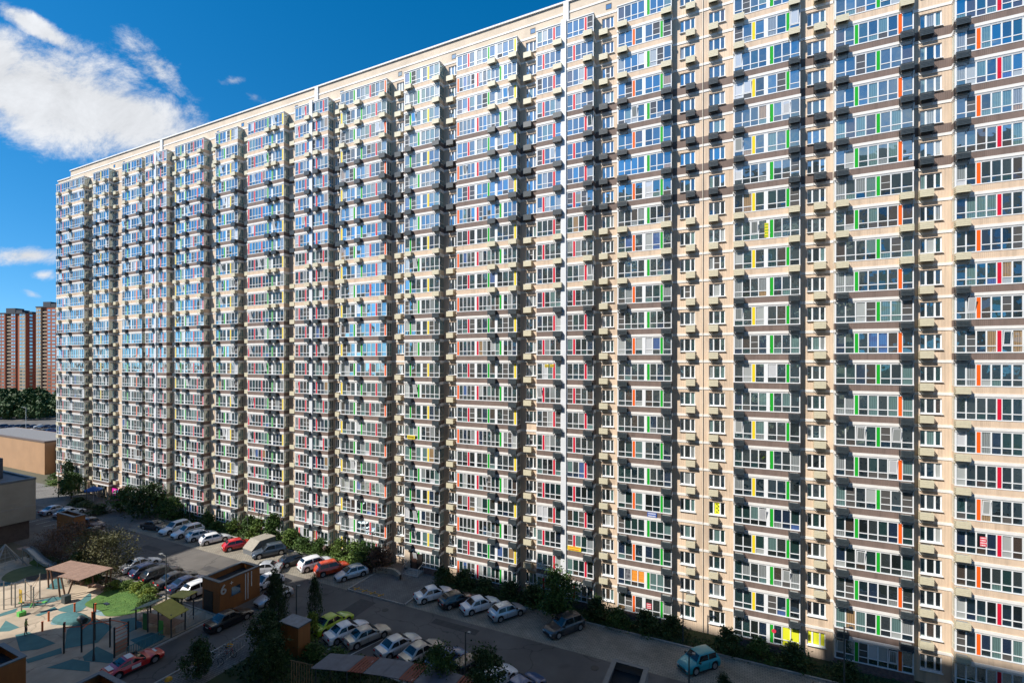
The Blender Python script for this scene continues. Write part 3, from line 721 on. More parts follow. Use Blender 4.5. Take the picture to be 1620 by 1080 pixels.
TEAL_P = mat('paint_teal', (0.002, 0.27, 0.31), 0.4, coat=0.25); LIME_P = paint('lime', (0.36, 0.50, 0.01)); BEIGE_P = paint('champagne', (0.42, 0.38, 0.33), 0.25)
NAVY_P = paint('navy', (0.012, 0.025, 0.075)); BLUE_P = paint('blue', (0.02, 0.08, 0.22), 0.2); DGREY_P = paint('dark_grey', (0.05, 0.05, 0.055), 0.3); PALEB_P = paint('pale_blue', (0.30, 0.38, 0.50), 0.2)
KINDS = {  # L, W, H, belt, xa(windscreen base), xb(roof front), xc(roof rear), xd(rear base), tail height
 'sedan': (4.55, 1.80, 1.46, .93, 1.00, .22, -.92, -1.62, .95), 'hatch': (4.15, 1.76, 1.50, .95, .98, .28, -1.30, -1.86, .93),
 'suv': (4.50, 1.86, 1.68, 1.05, .98, .30, -1.62, -2.08, 1.02), 'mini': (3.85, 1.76, 1.60, 1.02, .92, .42, -1.35, -1.72, 1.0), 'coupe': (4.45, 1.84, 1.30, .86, .75, -.05, -.75, -1.75, .90)}
car_mesh = {}
def car_parts(kind):
    if kind in car_mesh: return car_mesh[kind]
    L_, W_, H_, belt, xa, xb, xc, xd, tail = KINDS[kind]
    hl, hw = L_ / 2, W_ / 2; xf, xr, RW = hl - .86, -hl + .80, .36 if kind in ('suv', 'mini') else .33
    AR = RW + .065
    base = [(-hl, tail - .22, .80), (-hl + .10, tail - .03, .93), (xd, belt if kind == 'sedan' else belt, .98), (0, belt, 1.0), (xa, belt - .01, .985), (xa + .12, belt - .045, .98), (hl - .45, belt - .19, .96), (hl - .13, belt - .32, .90), (hl - .03, belt - .45, .80), (hl, belt - .52, .74)]
    xsn = sorted(set([b[0] for b in base] + [xw + k * AR for xw in (xf, xr) for k in (-1.001, -1, -.86, -.5, 0, .5, .86, 1, 1.001)]))
    def lerp(x, i):
        for p, q in zip(base, base[1:]):
            if p[0] <= x <= q[0]: return p[i] + (q[i] - p[i]) * (x - p[0]) / max(1e-6, q[0] - p[0])
    mb = MB(); rings = []
    for x in xsn:
        zt, wf = lerp(x, 1), lerp(x, 2) * hw; zb = .20
        for xw in (xf, xr):
            if abs(x - xw) <= AR: zb = max(zb, RW + math.sqrt(max(0, AR * AR - (x - xw) ** 2)))
        z1 = zb + .06; z2 = max(.52, z1 + .02); z3 = max(zt - .13, z2 + .02); zt = max(zt, z3 + .03)
        half = [(.93 * wf, zb), (.99 * wf, z1), (wf, z2), (.975 * wf, z3), (.90 * wf, zt - .03), (.72 * wf, zt + .005), (0, zt + .02)]
        rings.append([(x, y, z) for y, z in half] + [(x, -y, z) for y, z in half[-2::-1]])
    n = len(rings[0]); k0 = len(mb.v)
    for r in rings: mb.v += r
    for i in range(len(rings) - 1):
        for j in range(n - 1):
            a = k0 + i * n + j; mb.f.append((a, a + n, a + n + 1, a + 1)); mb.m.append(0)
    mb.f.append(tuple(range(k0, k0 + n))); mb.m.append(0); mb.f.append(tuple(range(k0 + (len(rings) - 1) * n, k0 + len(rings) * n))[::-1]); mb.m.append(0)
    # roof house: lofted, side surfaces lean in, glass pieces follow it
    zb = belt - .03; mid = (xb + xc) / 2; full = H_ - zb
    def fw(x, z): return hw * .915 * (1 - .05 * abs((x - mid) / (xa - mid)) ** 2) * (1 - .235 * max(0, z - zb) / full)
    def ftop(x):
        if x >= xb: t = (xa - x) / (xa - xb); return zb + (H_ - .055 - zb) * t ** .92
        if x <= xc: t = (x - xd) / (xc - xd); return zb + .02 + (H_ - .075 - zb - .02) * t ** (.85 if kind != 'sedan' else .95)
        t = (x - xc) / (xb - xc); return H_ - .075 + .02 * t + .06 * math.sin(math.pi * t) 
    stx = [xd + (xc - xd) * k / 5 for k in range(5)] + [xc + (xb - xc) * k / 6 for k in range(6)] + [xb + (xa - xb) * k / 5 for k in range(6)]
    rg2 = []
    for x in stx:
        zt = max(ftop(x), zb + .01); h = zt - zb
        half = [(fw(x, zb), zb), (fw(x, zb + .5 * h), zb + .5 * h), (fw(x, zt - .07 * h / full) , zt - .09 * h / full), (fw(x, zt) * .90, zt - .015 * h / full), (fw(x, zt) * .55, zt + .012), (0, zt + .018)]
        rg2.append([(x, y, z) for y, z in half] + [(x, -y, z) for y, z in half[-2::-1]])
    n = len(rg2[0]); k0 = len(mb.v)
    for r in rg2: mb.v += r
    for i in range(len(rg2) - 1):
        for j in range(n - 1):
            a = k0 + i * n + j; mb.f.append((a, a + n, a + n + 1, a + 1)); mb.m.append(0)
    # door seams, handles, sills
    for s in (1, -1):
        for x in (mid + .02, xa - .12, xd + .55):
            ya, yb = sorted((s * hw * .99, s * (hw + .004))); mb.box(x - .009, x + .009, ya, yb, .34, belt - .14, 1)
        ya, yb = sorted((s * hw * .93, s * (hw + .006))); mb.box(xr + AR + .02, xf - AR - .02, ya, yb, .19, .30, 1)
    mb.box(-hl + .2, hl - .2, -hw * .72, hw * .72, .16, .55, 1)
    mb.box(-hl - .012, -hl + .2, -hw * .74, hw * .74, .24, .42, 1); mb.box(hl - .2, hl + .014, -hw * .6, hw * .6, .26, .44, 1)
    body = mb.mesh('body', [WHITE_P, TRIM], True); body.set_sharp_from_angle(angle=R(38))
    def strip_glass(x0, x1, marg, name):
        m = MB(); q = 5; P0 = [(x0 + (x1 - x0) * k / q) for k in range(q + 1)]
        for a, b in zip(P0, P0[1:]):
            ya, yb = fw(a, ftop(a)) * .93 - marg, fw(b, ftop(b)) * .93 - marg; e = .022
            m.quad((a, ya, ftop(a) + e - .01), (a, 0, ftop(a) + e + .012), (b, 0, ftop(b) + e + .012), (b, yb, ftop(b) + e - .01)); m.quad((a, 0, ftop(a) + e + .012), (a, -ya, ftop(a) + e - .01), (b, -yb, ftop(b) + e - .01), (b, 0, ftop(b) + e + .012))
        return m.mesh(name, [CARGLASS], True)
    P = {'windscreen': strip_glass(xa - .05, xb + .06 * (xa - xb), .02, 'windscreen')}
    P['rear_window'] = strip_glass(xd + (xc - xd) * (.22 if kind == 'sedan' else .38), xc - .04 * (xc - xd), .06, 'rear_window')
    sides = []
    zl, zu = belt + .035, H_ - .135
    for s in (1, -1):
        xfu = min(xb + .02, xb); 
        for poly in ([(xa - .34 * (xa - xb) / .7, zl), (mid + .045, zl), (mid + .045, zu + .02), (xb - .03, zu)], [(mid - .045, zl), (xd + .34, zl), (xc + (.02 if kind == 'sedan' else -.05), zu - .02), (mid - .045, zu + .02)]):
            m = MB(); pts = [(x, s * (fw(x, z) + .010), z) for x, z in poly]; m.poly(pts if s > 0 else pts[::-1]); sides.append(m.mesh('side_window', [CARGLASS]))
    wh = MB(); wh.bar((0, -.10, 0), (0, .10, 0), RW, 0, 18); wheel = wh.mesh('wheel', [TYRE])
    rm = MB(); rm.bar((0, -.108, 0), (0, .108, 0), RW * .66, 0, 12); rim = rm.mesh('rim', [RIM])
    def small(x0, x1, y0, y1, z0, z1, nm, m):
        b = MB(); b.box(x0, x1, y0, y1, z0, z1); return b.mesh(nm, [m])
    bits = []
    for s in (1, -1):
        ya, yb = sorted((s * hw * .46, s * hw * .76)); bits.append(small(hl - .15, hl + .008, ya, yb, belt - .60, belt - .48, 'headlight', HEADL))
        ya, yb = sorted((s * hw * .48, s * hw * .80)); bits.append(small(-hl - .006, -hl + .16, ya, yb, tail - .30, tail - .13, 'tail_light', TAIL))
        ya, yb = sorted((s * hw * .97, s * hw * 1.13)); bits.append(small(xa - .32, xa - .16, ya, yb, belt - .01, belt + .13, 'mirror', TRIM))
    bits.append(small(-hl - .022, -hl - .01, -.26, .26, .50 if kind != 'sedan' else .58, .61 if kind != 'sedan' else .69, 'number_plate', PLATE))
    car_mesh[kind] = (body, P, sides, wheel, rim, bits, (xf, xr, hw - .13, RW))
    return car_mesh[kind]
def car(kind, p, label, x, y, head, cat='car', group=None, simple=False, extra=None):
    body, P, sides, wheel, rim, bits, (xf, xr, yw, rw) = car_parts(kind)
    t = thing(cat_name.get(kind, 'parked_car'), label, cat, (x, y, 0.012), R(head), group)
    b = link('body', body, t); setmat(b, p)
    for nm, me in P.items(): link(nm, me, t)
    for me in sides: link('side_window', me, t)
    for xx in (xf, xr):
        for s in (1, -1):
            w = link('wheel', wheel, t, (xx, s * yw, rw)); link('rim', rim, w)
    if not simple:
        for me in bits: link(me.name.split('.')[0], me, t)
    return t
cat_name = {}
G1 = 'cars parked nose in along the facade'; G2 = 'cars parked on the near side of the yard'
car('suv', WHITE_P, 'white estate car at the far end of the lit row, facing the yard', -84.2, 47.3, -88, group=G1)
car('suv', WHITE_P, 'white off-roader with roof rails, second from the far end of the lit row', -80.6, 47.2, -97, group=G1)
car('hatch', WHITE_P, 'white hatchback facing the facade, third in the lit row of four white cars', -77.1, 47.2, 74, group=G1)
car('hatch', WHITE_P, 'white hatchback next to the red car, nose to the shrubs', -73.8, 47.2, 71, group=G1)
car('hatch', RED_P, 'bright red hatchback between the white cars and the concrete ramp cover', -68.2, 47.2, 66, group=G1)
car('suv', GREYBLUE_P, 'slate blue off-roader parked beside the concrete ramp cover', -61.6, 47.4, 240, group=G1)
car('hatch', BLACK_P, 'black hatchback left of the white off-roader in the lit row', -55.8, 47.0, 64, group=G1)
car('suv', WHITE_P, 'white off-roader between the black hatchback and the orange-red estate', -52.2, 47.3, 68, group=G1)
car('suv', ORED_P, 'orange-red estate car beside the white off-roader', -49.0, 47.2, 62, group=G1)
car('hatch', SILVER_P, 'silver hatchback at the edge of the shade, nose towards the yard', -45.7, 47.2, 244, group=G1)
car('sedan', WHITE_P, 'white saloon nearest the plaza kerb in the shaded row', -32.8, 47.2, 56, group=G1)
car('hatch', BLACK_P, 'black car with a blue sheen between the two white saloons', -29.6, 47.2, 58, group=G1)
car('sedan', WHITE_P, 'white saloon right of the black car in the shaded row', -26.6, 47.4, 57, group=G1)
car('hatch', SILVER_P, 'silver hatchback at the right end of the shaded row of four', -23.2, 47.4, 57, group=G1)
car('suv', DGREY_P, 'dark grey off-roader under the leafy tree by the facade', -16.5, 47.3, 238, group=G1)
car('mini', TEAL_P, 'small bright teal car parked alone near the street lamp', -3.4, 47.0, 228, group=G1)
car('sedan', WHITE_P, 'white saloon of which only the roof shows at the bottom edge', 6.0, 46.2, 55, group=G1)
car('sedan', LIME_P, 'lime yellow saloon behind the leafy branches on the near side', -38.9, 37.4, 82, group=G2)
car('sedan', WHITE_P, 'white saloon between the lime saloon and the champagne saloon', -36.3, 36.9, 71, group=G2)
car('sedan', BEIGE_P, 'champagne saloon with white lines beside it on the near side', -33.9, 37.2, 68, group=G2)
car('sedan', SILVER_P, 'silver saloon with a blue rear window on the near side', -30.0, 37.2, 71, group=G2)
car('sedan', BEIGE_P, 'pale saloon strewn with leaf reflections on the near side', -27.3, 37.3, 72, group=G2)
car('hatch', BLUE_P, 'dark blue hatchback half hidden by a green tree on the near side', -24.5, 37.3, 72, group=G2)
car('suv', BLACK_P, 'black off-roader beside the lamp post at the bottom edge', -21.8, 37.2, 70, group=G2)
car('hatch', WHITE_P, 'white hatchback under a tree at the bottom edge', -19.2, 37.0, 70, group=G2)
car('sedan', BLUE_P, 'blue saloon cut off by the bottom edge of the picture', -16.6, 36.8, 70, group=G2)
car('sedan', SILVER_P, 'silver saloon in the sun right behind the orange kiosk', -57.2, 43.2, 215, group=G2)
car('hatch', WHITE_P, 'white hatchback poking out from behind the orange kiosk', -53.4, 40.6, 262, group=G2)
car('hatch', SILVER_P, 'silver hatchback seen from behind beside the dark column tree', -49.4, 38.6, 262, group=G2)
car('sedan', WHITE_P, 'white saloon half hidden by the brown-green bush', -73.6, 36.9, 87, group=G2)
car('hatch', NAVY_P, 'navy hatchback right of the white saloon behind the lawn', -70.6, 36.4, 86, group=G2)
car('suv', BLACK_P, 'black off-roader behind the green shrubs of the lawn', -67.6, 36.3, 84, group=G2)
car('sedan', DGREY_P, 'dark grey saloon with red tail lights behind the lawn', -64.6, 36.4, 84, group=G2)
car('sedan', NAVY_P, 'navy saloon beside the white off-roader left of the kiosk', -61.9, 36.3, 84, group=G2)
car('suv', WHITE_P, 'white off-roader tight against the left side of the kiosk', -59.0, 36.3, 84, group=G2)
car('sedan', BLACK_P, 'long black saloon on the access road beside the kiosk', -49.4, 33.2, 84)
t = car('coupe', RED_P, 'red sports coupe with white stickers on the access road', -50.2, 24.6, 84)
for x0, x1, y0, y1, z in ((1.15, 1.75, -.35, .35, .80), (-.62, -.12, -.45, .45, 1.303), (-2.0, -1.6, -.5, .5, .945)):
    mb = MB(); mb.box(x0, x1, y0, y1, z, z + .012); obj('sticker', mb, PLATE, t)
for s in (1, -1):
    mb = MB(); ya, yb = sorted((s * .905, s * .935)); mb.box(-.45, .25, ya, yb, .42, .70); obj('sticker', mb, PLATE, t)
car('sedan', PALEB_P, 'pale blue saloon in the far yard left of the white-roofed car', -114.8, 43.6, 100)
car('sedan', WHITE_P, 'white-roofed saloon beside the pale blue saloon in the far yard', -110.6, 44.0, 98)
car('suv', NAVY_P, 'dark navy car in the shade behind the orange wall box', -99.0, 42.3, 8)
car('sedan', BLACK_P, 'black saloon in the shade just right of the orange wall box', -93.6, 40.6, 5)
car('sedan', DGREY_P, 'dark car in the shade at the foot of the facade shrubs', -88.6, 46.6, 12)
lot = random.Random(5)
def far(px, depth):
    """point on the ground seen in picture column px at the given depth"""
    l = (float(px) - 810) / 755.38 * depth; ca, sa = math.cos(YAW), math.sin(YAW)
    return (l * ca - depth * sa, l * sa + depth * ca)
LOTC = [(WHITE_P, 'white'), (NAVY_P, 'navy'), (SILVER_P, 'silver'), (BLUE_P, 'blue'), (BLACK_P, 'black'), (GREYBLUE_P, 'slate blue'), (PALEB_P, 'pale blue')]
for i in range(24):
    row, k = divmod(i, 8); p, nm = lot.choice(LOTC); X, Y = far(3 + k * 11.2 + row * 3, 176 + row * 13)
    car(lot.choice(('sedan', 'suv', 'hatch')), p, 'small ' + nm + ' car parked in the distant car park behind the ochre building', X, Y, 70, group=nm + ' cars in the distant car park', simple=True)

# ------------------------------------------------------------------ kiosks, ramp cover, vent
CLAD = mat('orange_brown_cladding', (0.27, 0.105, 0.028), 0.7, var=0.12, scale=1.5, stretch=(1, 1, .2)); COPE = mat('dark_coping', (0.10, 0.115, 0.13), 0.5, var=0.1)
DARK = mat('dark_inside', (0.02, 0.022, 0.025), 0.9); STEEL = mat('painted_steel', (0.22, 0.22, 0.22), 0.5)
def kiosk(x0, x1, y0, y1, h, label, six=False, clad=None):
    t = thing('kiosk', label, 'kiosk', (x0, y0, 0)); w, d = x1 - x0, y1 - y0; c = clad or CLAD
    for nm, (a, b, e, f) in (('wall', (0, w, 0, .15)), ('wall', (0, w, d - .15, d)), ('wall', (0, .15, .15, d - .15)), ('wall', (w - .15, w, .15, d - .15))):
        mb = MB(); mb.box(a, b, e, f, 0, h); obj(nm, mb, c, t)
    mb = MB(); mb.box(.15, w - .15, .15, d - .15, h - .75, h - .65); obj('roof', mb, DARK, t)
    mb = MB()
    for a, b, e, f in ((-.06, w + .06, -.06, .32), (-.06, w + .06, d - .32, d + .06), (-.06, .32, .32, d - .32), (w - .32, w + .06, .32, d - .32)): mb.box(a, b, e, f, h + .002, h + .09)
    obj('coping', mb, COPE, t)
    return t, w, d
t, w, d = kiosk(-55.2, -52.1, 33.9, 38.8, 3.5, 'orange-brown kiosk with a grey 6 on its corner', True)
mb = MB(); mb.box(.25, 1.9, -.03, -.002, 0, 2.3); obj('door', mb, mat('kiosk_door', (0.035, 0.025, 0.02), 0.6), t)
def text(s, size, ext, m, parent, loc, rot):
    cu = bpy.data.curves.new('lettering', 'FONT'); cu.body = s; cu.size = size; cu.extrude = ext; cu.offset = 0.02; cu.materials.append(m)
    tmp = bpy.data.objects.new('tmp', cu); COL.objects.link(tmp)
    me = bpy.data.meshes.new_from_object(tmp.evaluated_get(bpy.context.evaluated_depsgraph_get())); bpy.data.objects.remove(tmp)
    o = link('number', me, parent, loc); o.rotation_euler = rot; return o
text('6', 1.45, .03, mat('number_grey', (0.50, 0.50, 0.48), 0.5), t, (w + .06, .02, 2.15), (R(90), 0, R(90)))
mb = MB(); q = []
for k in range(8): a = k * math.pi / 4; r_ = .24 if k % 2 == 0 else .07; q.append((0, r_ * math.cos(a), r_ * math.sin(a)))
mb.poly(q); obj('star', mb, PLATE, t, (w + .03, 1.35, 3.0))
mb = MB(); mb.box(w + .002, w + .03, 1.35, 2.4, 1.55, 2.45); obj('window', mb, GL[1], t)
mb = MB(); mb.box(w + .002, w + .05, 1.25, 2.5, 1.46, 1.55); obj('sill', mb, COPE, t)
for k, (yy, z0) in enumerate(((3.0, .3), (3.3, .3), (3.75, 1.6))):
    mb = MB(); mb.box(w + .002, w + .035, yy, yy + .10, z0, 3.35); obj('light_strip', mb, PLATE, t)
t, w, d = kiosk(-40.0, -37.6, 32.0, 33.4, 2.9, 'small dark orange bin shed with a blue-grey flat roof among the trees')
mb = MB(); mb.box(-.1, w + .1, -.1, d + .1, 2.995, 3.07); obj('roof_sheet', mb, mat('blue_grey_roof', (0.12, 0.15, 0.19), 0.45, var=0.2, scale=3), t)
kiosk(-45.7, -40.9, 14.6, 20.2, 3.5, 'open-topped kiosk whose dark roof corner hides the red coupe')
kiosk(-58.0, -53.7, 11.5, 18.5, 3.5, 'open-topped orange kiosk at the bottom left corner')
kiosk(-9.4, -6.6, 34.2, 39.2, 3.5, 'grey open-topped ventilation box at the bottom edge', clad=mat('grey_render', (0.16, 0.16, 0.165), 0.85, var=.1))
kiosk(-100.6, -95.2, 38.4, 39.9, 3.4, 'plain orange wall box behind the brown bushes')
t = thing('ramp_cover', 'grey concrete basement ramp cover with a sloping pale top', 'ramp cover', (-64.7, 46.2, 0), R(-6)); t.scale = (.8, .72, .70)
mb = MB(); A = [(-1.5, 0), (1.5, 0)]
mb.poly([(-1.4, 0, 0), (1.4, 0, 0), (1.4, 0, 1.0), (-1.4, 0, 1.0)]); mb.poly([(1.4, 0, 0), (1.4, 5, 0), (1.4, 5, 2.5), (1.4, 1.6, 2.5), (1.4, 0, 1.0)]); mb.poly([(-1.4, 5, 0), (-1.4, 0, 0), (-1.4, 0, 1.0), (-1.4, 1.6, 2.5), (-1.4, 5, 2.5)]); mb.poly([(1.4, 5, 0), (-1.4, 5, 0), (-1.4, 5, 2.5), (1.4, 5, 2.5)])
obj('wall', mb, mat('grey_metal_wall', (0.13, 0.14, 0.15), 0.6, var=.1), t)
mb = MB(); 
for (ya, za, yb, zb) in ((-.05, .99, 1.6, 2.52), (1.6, 2.52, 5.05, 2.52)): mb.quad((-1.5, ya, za), (1.5, ya, za), (1.5, yb, zb), (-1.5, yb, zb)); mb.quad((-1.5, ya, za + .1), (1.5, ya, za + .1), (1.5, yb, zb + .1), (-1.5, yb, zb + .1)); mb.quad((1.5, ya, za), (1.5, yb, zb), (1.5, yb, zb + .1), (1.5, ya, za + .1)); mb.quad((-1.5, ya, za), (-1.5, yb, zb), (-1.5, yb, zb + .1), (-1.5, ya, za + .1))
obj('roof', mb, mat('pale_slab', (0.30, 0.27, 0.22), 0.8, var=.1), t)

# ------------------------------------------------------------------ neighbouring buildings on the left
t = thing('school_building', 'low grey-beige building in the shade at the left edge', 'building', (-101.4, 22, 0))
mb = MB(); mb.box(-40, 0, 0, 14.1, 3.0, 9.3, 0); mb.box(-40, -.8, .5, 13.6, 0, 3.0, 1, 't'); obj('wall', mb, [mat('grey_beige_render', (0.30, 0.27, 0.22), 0.85, var=.1, scale=.5), mat('shade_dark_ground_storey', (0.12, 0.09, 0.075), 0.8, var=.15)], t)  # set-back ground storey coloured dark for the shade in its recess
mb = MB(); mb.box(-39.7, -.3, .3, 13.8, 9.302, 9.36); obj('roof', mb, mat('blue_grey_felt', (0.10, 0.115, 0.14), 0.7, var=.25, scale=.6), t)
mb = MB()
for a, b, e, f in ((-40, .05, 13.75, 14.15), (-.35, .05, 0, 13.75), (-40, .05, -.05, 0)): mb.box(a, b, e, f, 9.301, 9.62)
obj('coping', mb, COPE, t)
mb = MB(); mb.box(-12, -5.2, 5, 12, 9.37, 12.6); obj('roof_house', mb, mat('dark_blue_grey_sheet', (0.05, 0.06, 0.08), 0.6), t)
mb = MB(); mb.box(-40, .04, -.03, 14.13, 5.2, 5.35); obj('string_course', mb, SOFF, t)
OB = mat('ochre_render', (0.40, 0.235, 0.125), 0.85, var=.06, scale=.3)
t = thing('ochre_building', 'low ochre building in the sun left of the long block', 'building', (-141, 57, 0))
mb = MB(); mb.box(-60, -14.5, 0, 10, 0, 7.9); mb.box(-14.5, 0, 2.5, 10, 0, 7.0); obj('wall', mb, OB, t)
mb = MB(); mb.box(-59.6, -14.9, .4, 9.6, 7.902, 7.96); mb.box(-14.4, -.3, 2.8, 9.7, 7.002, 7.06); obj('roof', mb, mat('grey_felt', (0.20, 0.19, 0.18), 0.8, var=.15), t)
mb = MB(); mb.box(-60.1, -14.4, -.1, .4, 7.91, 8.3); mb.box(-14.9, -14.4, .4, 10, 7.91, 8.3); mb.box(-14.39, .1, 2.4, 2.8, 7.01, 7.4); obj('coping', mb, mat('brown_coping', (0.14, 0.10, 0.08), 0.6), t)
for k, (xa, za, h) in enumerate(((-13.4, 4.0, 2.7), (-13.4, .2, 2.9), (-8.2, 4.0, 2.7), (-8.2, .2, 2.9), (-4.0, 4.0, 2.7), (-4.0, .2, 2.9))):
    mb = MB(); mb.box(xa, xa + 3.2, 2.44, 2.5, za, za + h); o = obj('window', mb, FRAME, t)
    for j in range(3):
        m2 = MB(); m2.box(xa + .12 + j * 1.03, xa + 1.0 + j * 1.03, 2.41, 2.438, za + .12, za + h - .12); obj('pane', m2, GL[(2, 4, 0)[(j + k) % 3]], o)
mb = MB()
for xa in (-14.3, -9.4, -5.0, -.5): mb.box(xa, xa + .9, 2.0, 2.499, 0, 7.3)
obj('pilaster', mb, OB, t)

# red-brown towers far away
CREAM = mat('cream_brick', (0.46, 0.33, 0.21), 0.85, var=.06); REDB = mat('red_brick', (0.30, 0.070, 0.040), 0.85, var=.08, scale=.1); ORB = mat('orange_brick', (0.36, 0.105, 0.052), 0.85, var=.06, scale=.1)
TOWROOF = mat('dark_roof', (0.045, 0.05, 0.06), 0.7)
def tower(label, x, y, rz, h, vols, wins_, roofs):
    t = thing('residential_tower', label, 'tower', (x, y, 0), R(rz))
    for (a, b, e, f, m, dh) in vols:
        mb = MB(); mb.box(a, b, e, f, 0, h + dh); obj('wall', mb, m, t)
    fl = int(h / 3.0)
    mb = MB()
    for (a, b, e, m) in wins_:
        for r in range(fl): mb.box(a, b, e - .12, e - .01, 3 * r + 1.0, 3 * r + 2.7, m)
    o = obj('window', mb, [GL[2], GL[6], mat('balcony_shadow', (0.05, 0.03, 0.025), 0.8), CREAM], t); o['kind'] = 'stuff'
    for (a, b, e, f, z0, z1) in roofs:
        mb = MB(); mb.box(a, b, e, f, h + z0, h + z1); obj('roof', mb, TOWROOF, t)
    return t
th = R(25)
def topz(py, depth): return CAM_Z + (571.5 - py) / 755.38 * depth
D1 = 410
X, Y = far(40, D1); HH = topz(494, D1)
def tower2(label, px, depth, py, front, side, rz=20):
    """origin at the corner between the sunlit front (x<0) and the shaded return (x=0 plane)"""
    X, Y = far(px, depth); h = topz(py, depth); fl = int(h / 3.0)
    t = thing('residential_tower', label, 'tower', (X, Y, 0), R(rz)); wb = MB()
    for (a, b, y0, m, dh, wins_) in front:
        mb = MB(); mb.box(a, b, y0, 18, 0, h + dh); obj('wall', mb, m, t)
        for (u0, u1, wm) in wins_:
            for r in range(fl):
                wb.box(u0, u1, y0 - .10, y0 - .02, 3 * r + 1.0, 3 * r + 2.7, wm)
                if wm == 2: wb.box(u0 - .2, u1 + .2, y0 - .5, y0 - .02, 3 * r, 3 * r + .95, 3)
    a, dep, m = side
    mb = MB(); mb.box(-2, 0, a, dep, 0, h - .6); obj('wall', mb, m, t)
    for u0, u1 in ((a + 3, a + 5.2), (dep * .62, dep * .62 + 3.2)):
        for r in range(fl): wb.box(.0, .08, u0, u1, 3 * r + 1.0, 3 * r + 2.7, 0 if r % 3 else 1)
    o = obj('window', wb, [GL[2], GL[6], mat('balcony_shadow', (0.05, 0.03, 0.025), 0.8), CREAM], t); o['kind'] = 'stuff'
    w0 = front[0][0]
    for x0, x1, y0, y1, z0, z1 in ((w0 - .3, .3, -.3, dep + .2, -.5, .35), (w0 * .85, w0 * .5, 3, 10, .35, 4.6), (w0 * .42, w0 * .2, 2, 8, .35, 2.8), (w0 * .15, -.5, 6, 12, .35, 1.8)):
        mb = MB(); mb.box(x0, x1, y0, y1, h + z0, h + z1); obj('roof', mb, TOWROOF, t)
tower2('red-brown tower with cream and white balcony columns and a dark red return wall', 39.5, 410, 495,
       [(-26, -19, 0, ORB, 0, [(-25.3, -23.2, 0), (-22.2, -20, 1)]), (-18.99, -13.5, 1.2, CREAM, 0, [(-18.4, -14.2, 2)]), (-13.49, -9, 0, ORB, 0, [(-13, -11.3, 1), (-10.8, -9.4, 0)]), (-8.99, -5.6, .8, ORB, 0, []), (-5.59, 0, .2, CREAM, 0, [(-5.2, -3.2, 0), (-2.6, -.5, 1)])], (.6, 20, REDB))
tower2('cream and orange tower with dark loggias right beside the long block', 91, 400, 485,
       [(-20, -15.5, 0, CREAM, 0, [(-19.5, -17.8, 1), (-17.2, -15.9, 0)]), (-15.49, -10, 1.2, ORB, 0, [(-14.8, -10.8, 2)]), (-9.99, 0, 0, ORB, 0, [(-9, -6.5, 0), (-5, -2, 1)])], (.5, 14, REDB))
tower2('tower cut off by the left edge with orange and white window columns', 10, 440, 507,
       [(-24, -14, 0, ORB, 0, [(-22, -20, 0), (-18, -15.5, 1)]), (-13.99, -9, .9, REDB, 0, [(-13, -10, 2)]), (-8.99, 0, 0, ORB, 0, [(-8.4, -6.5, 1), (-5.5, -3.5, 0), (-2.6, -.6, 1)])], (.4, 16, REDB))

# ------------------------------------------------------------------ plants
def leafmat(name, a, b):
    m = mat(name, a, 0.6, col2=b, scale=1.6, spec=0.25)
    return m
L_DARK = leafmat('leaf_dark', (0.024, 0.050, 0.015), (0.060, 0.105, 0.028)); L_MID = leafmat('leaf_mid', (0.035, 0.075, 0.016), (0.085, 0.15, 0.03))
L_LIGHT = leafmat('leaf_light', (0.075, 0.13, 0.025), (0.15, 0.22, 0.05)); L_BROWN = leafmat('leaf_brown', (0.085, 0.050, 0.035), (0.17, 0.105, 0.07))
L_OLIVE = leafmat('leaf_olive', (0.055, 0.062, 0.022), (0.13, 0.115, 0.05)); L_YEL = leafmat('leaf_yellow_green', (0.14, 0.19, 0.03), (0.26, 0.30, 0.05)); L_THUJA = leafmat('thuja_green', (0.020, 0.042, 0.016), (0.050, 0.085, 0.030))
BARK = mat('bark', (0.06, 0.045, 0.032), 0.95, var=.25, scale=6)
def crown(seed, shape, n, size, clumps, m, name='crown'):
    """leaf-sized faces in clumps; shape(u) gives radius profile for height 0..1; unit size 1 x 1 x 1"""
    rr = random.Random(seed); mb = MB(); cs = []
    for _ in range(clumps):
        h = rr.random() ** .9; a = rr.uniform(0, 2 * math.pi); r = shape(h) * (rr.random() ** .45) * .5
        cs.append((r * math.cos(a), r * math.sin(a), h, rr.uniform(.05, .13)))
    for _ in range(n):
        c = rr.choice(cs); g = c[3]
        p = Vector((c[0] + rr.gauss(0, g), c[1] + rr.gauss(0, g), c[2] + rr.gauss(0, g * .8)))
        if p.z < 0.01: p.z = abs(p.z) + .01
        s = size * rr.uniform(.6, 1.35); t = Vector((rr.gauss(0, 1), rr.gauss(0, 1), rr.gauss(0, .7))).normalized(); q = t.orthogonal().normalized(); q.rotate(Matrix.Rotation(rr.uniform(0, 6.28), 3, t)); w = t.cross(q)
        q *= s; w *= s * .62
        mb.quad(p - q, p + w * .8 - q * .1, p + q, p - w * .8 + q * .1)
    return mb.mesh(name, [m])
ROUND = lambda h: max(.15, math.sqrt(max(0, 1 - (2 * h - .9) ** 2)))
BUSHY = lambda h: max(.25, 1 - .75 * h ** 1.6)
COLUMN = lambda h: max(.10, min(1, 6 * h + .45) * (1 - h ** 3.6))
SPREAD = lambda h: .55 + .6 * h if h < .7 else .97 - 1.7 * (h - .7)
cr_c = {}
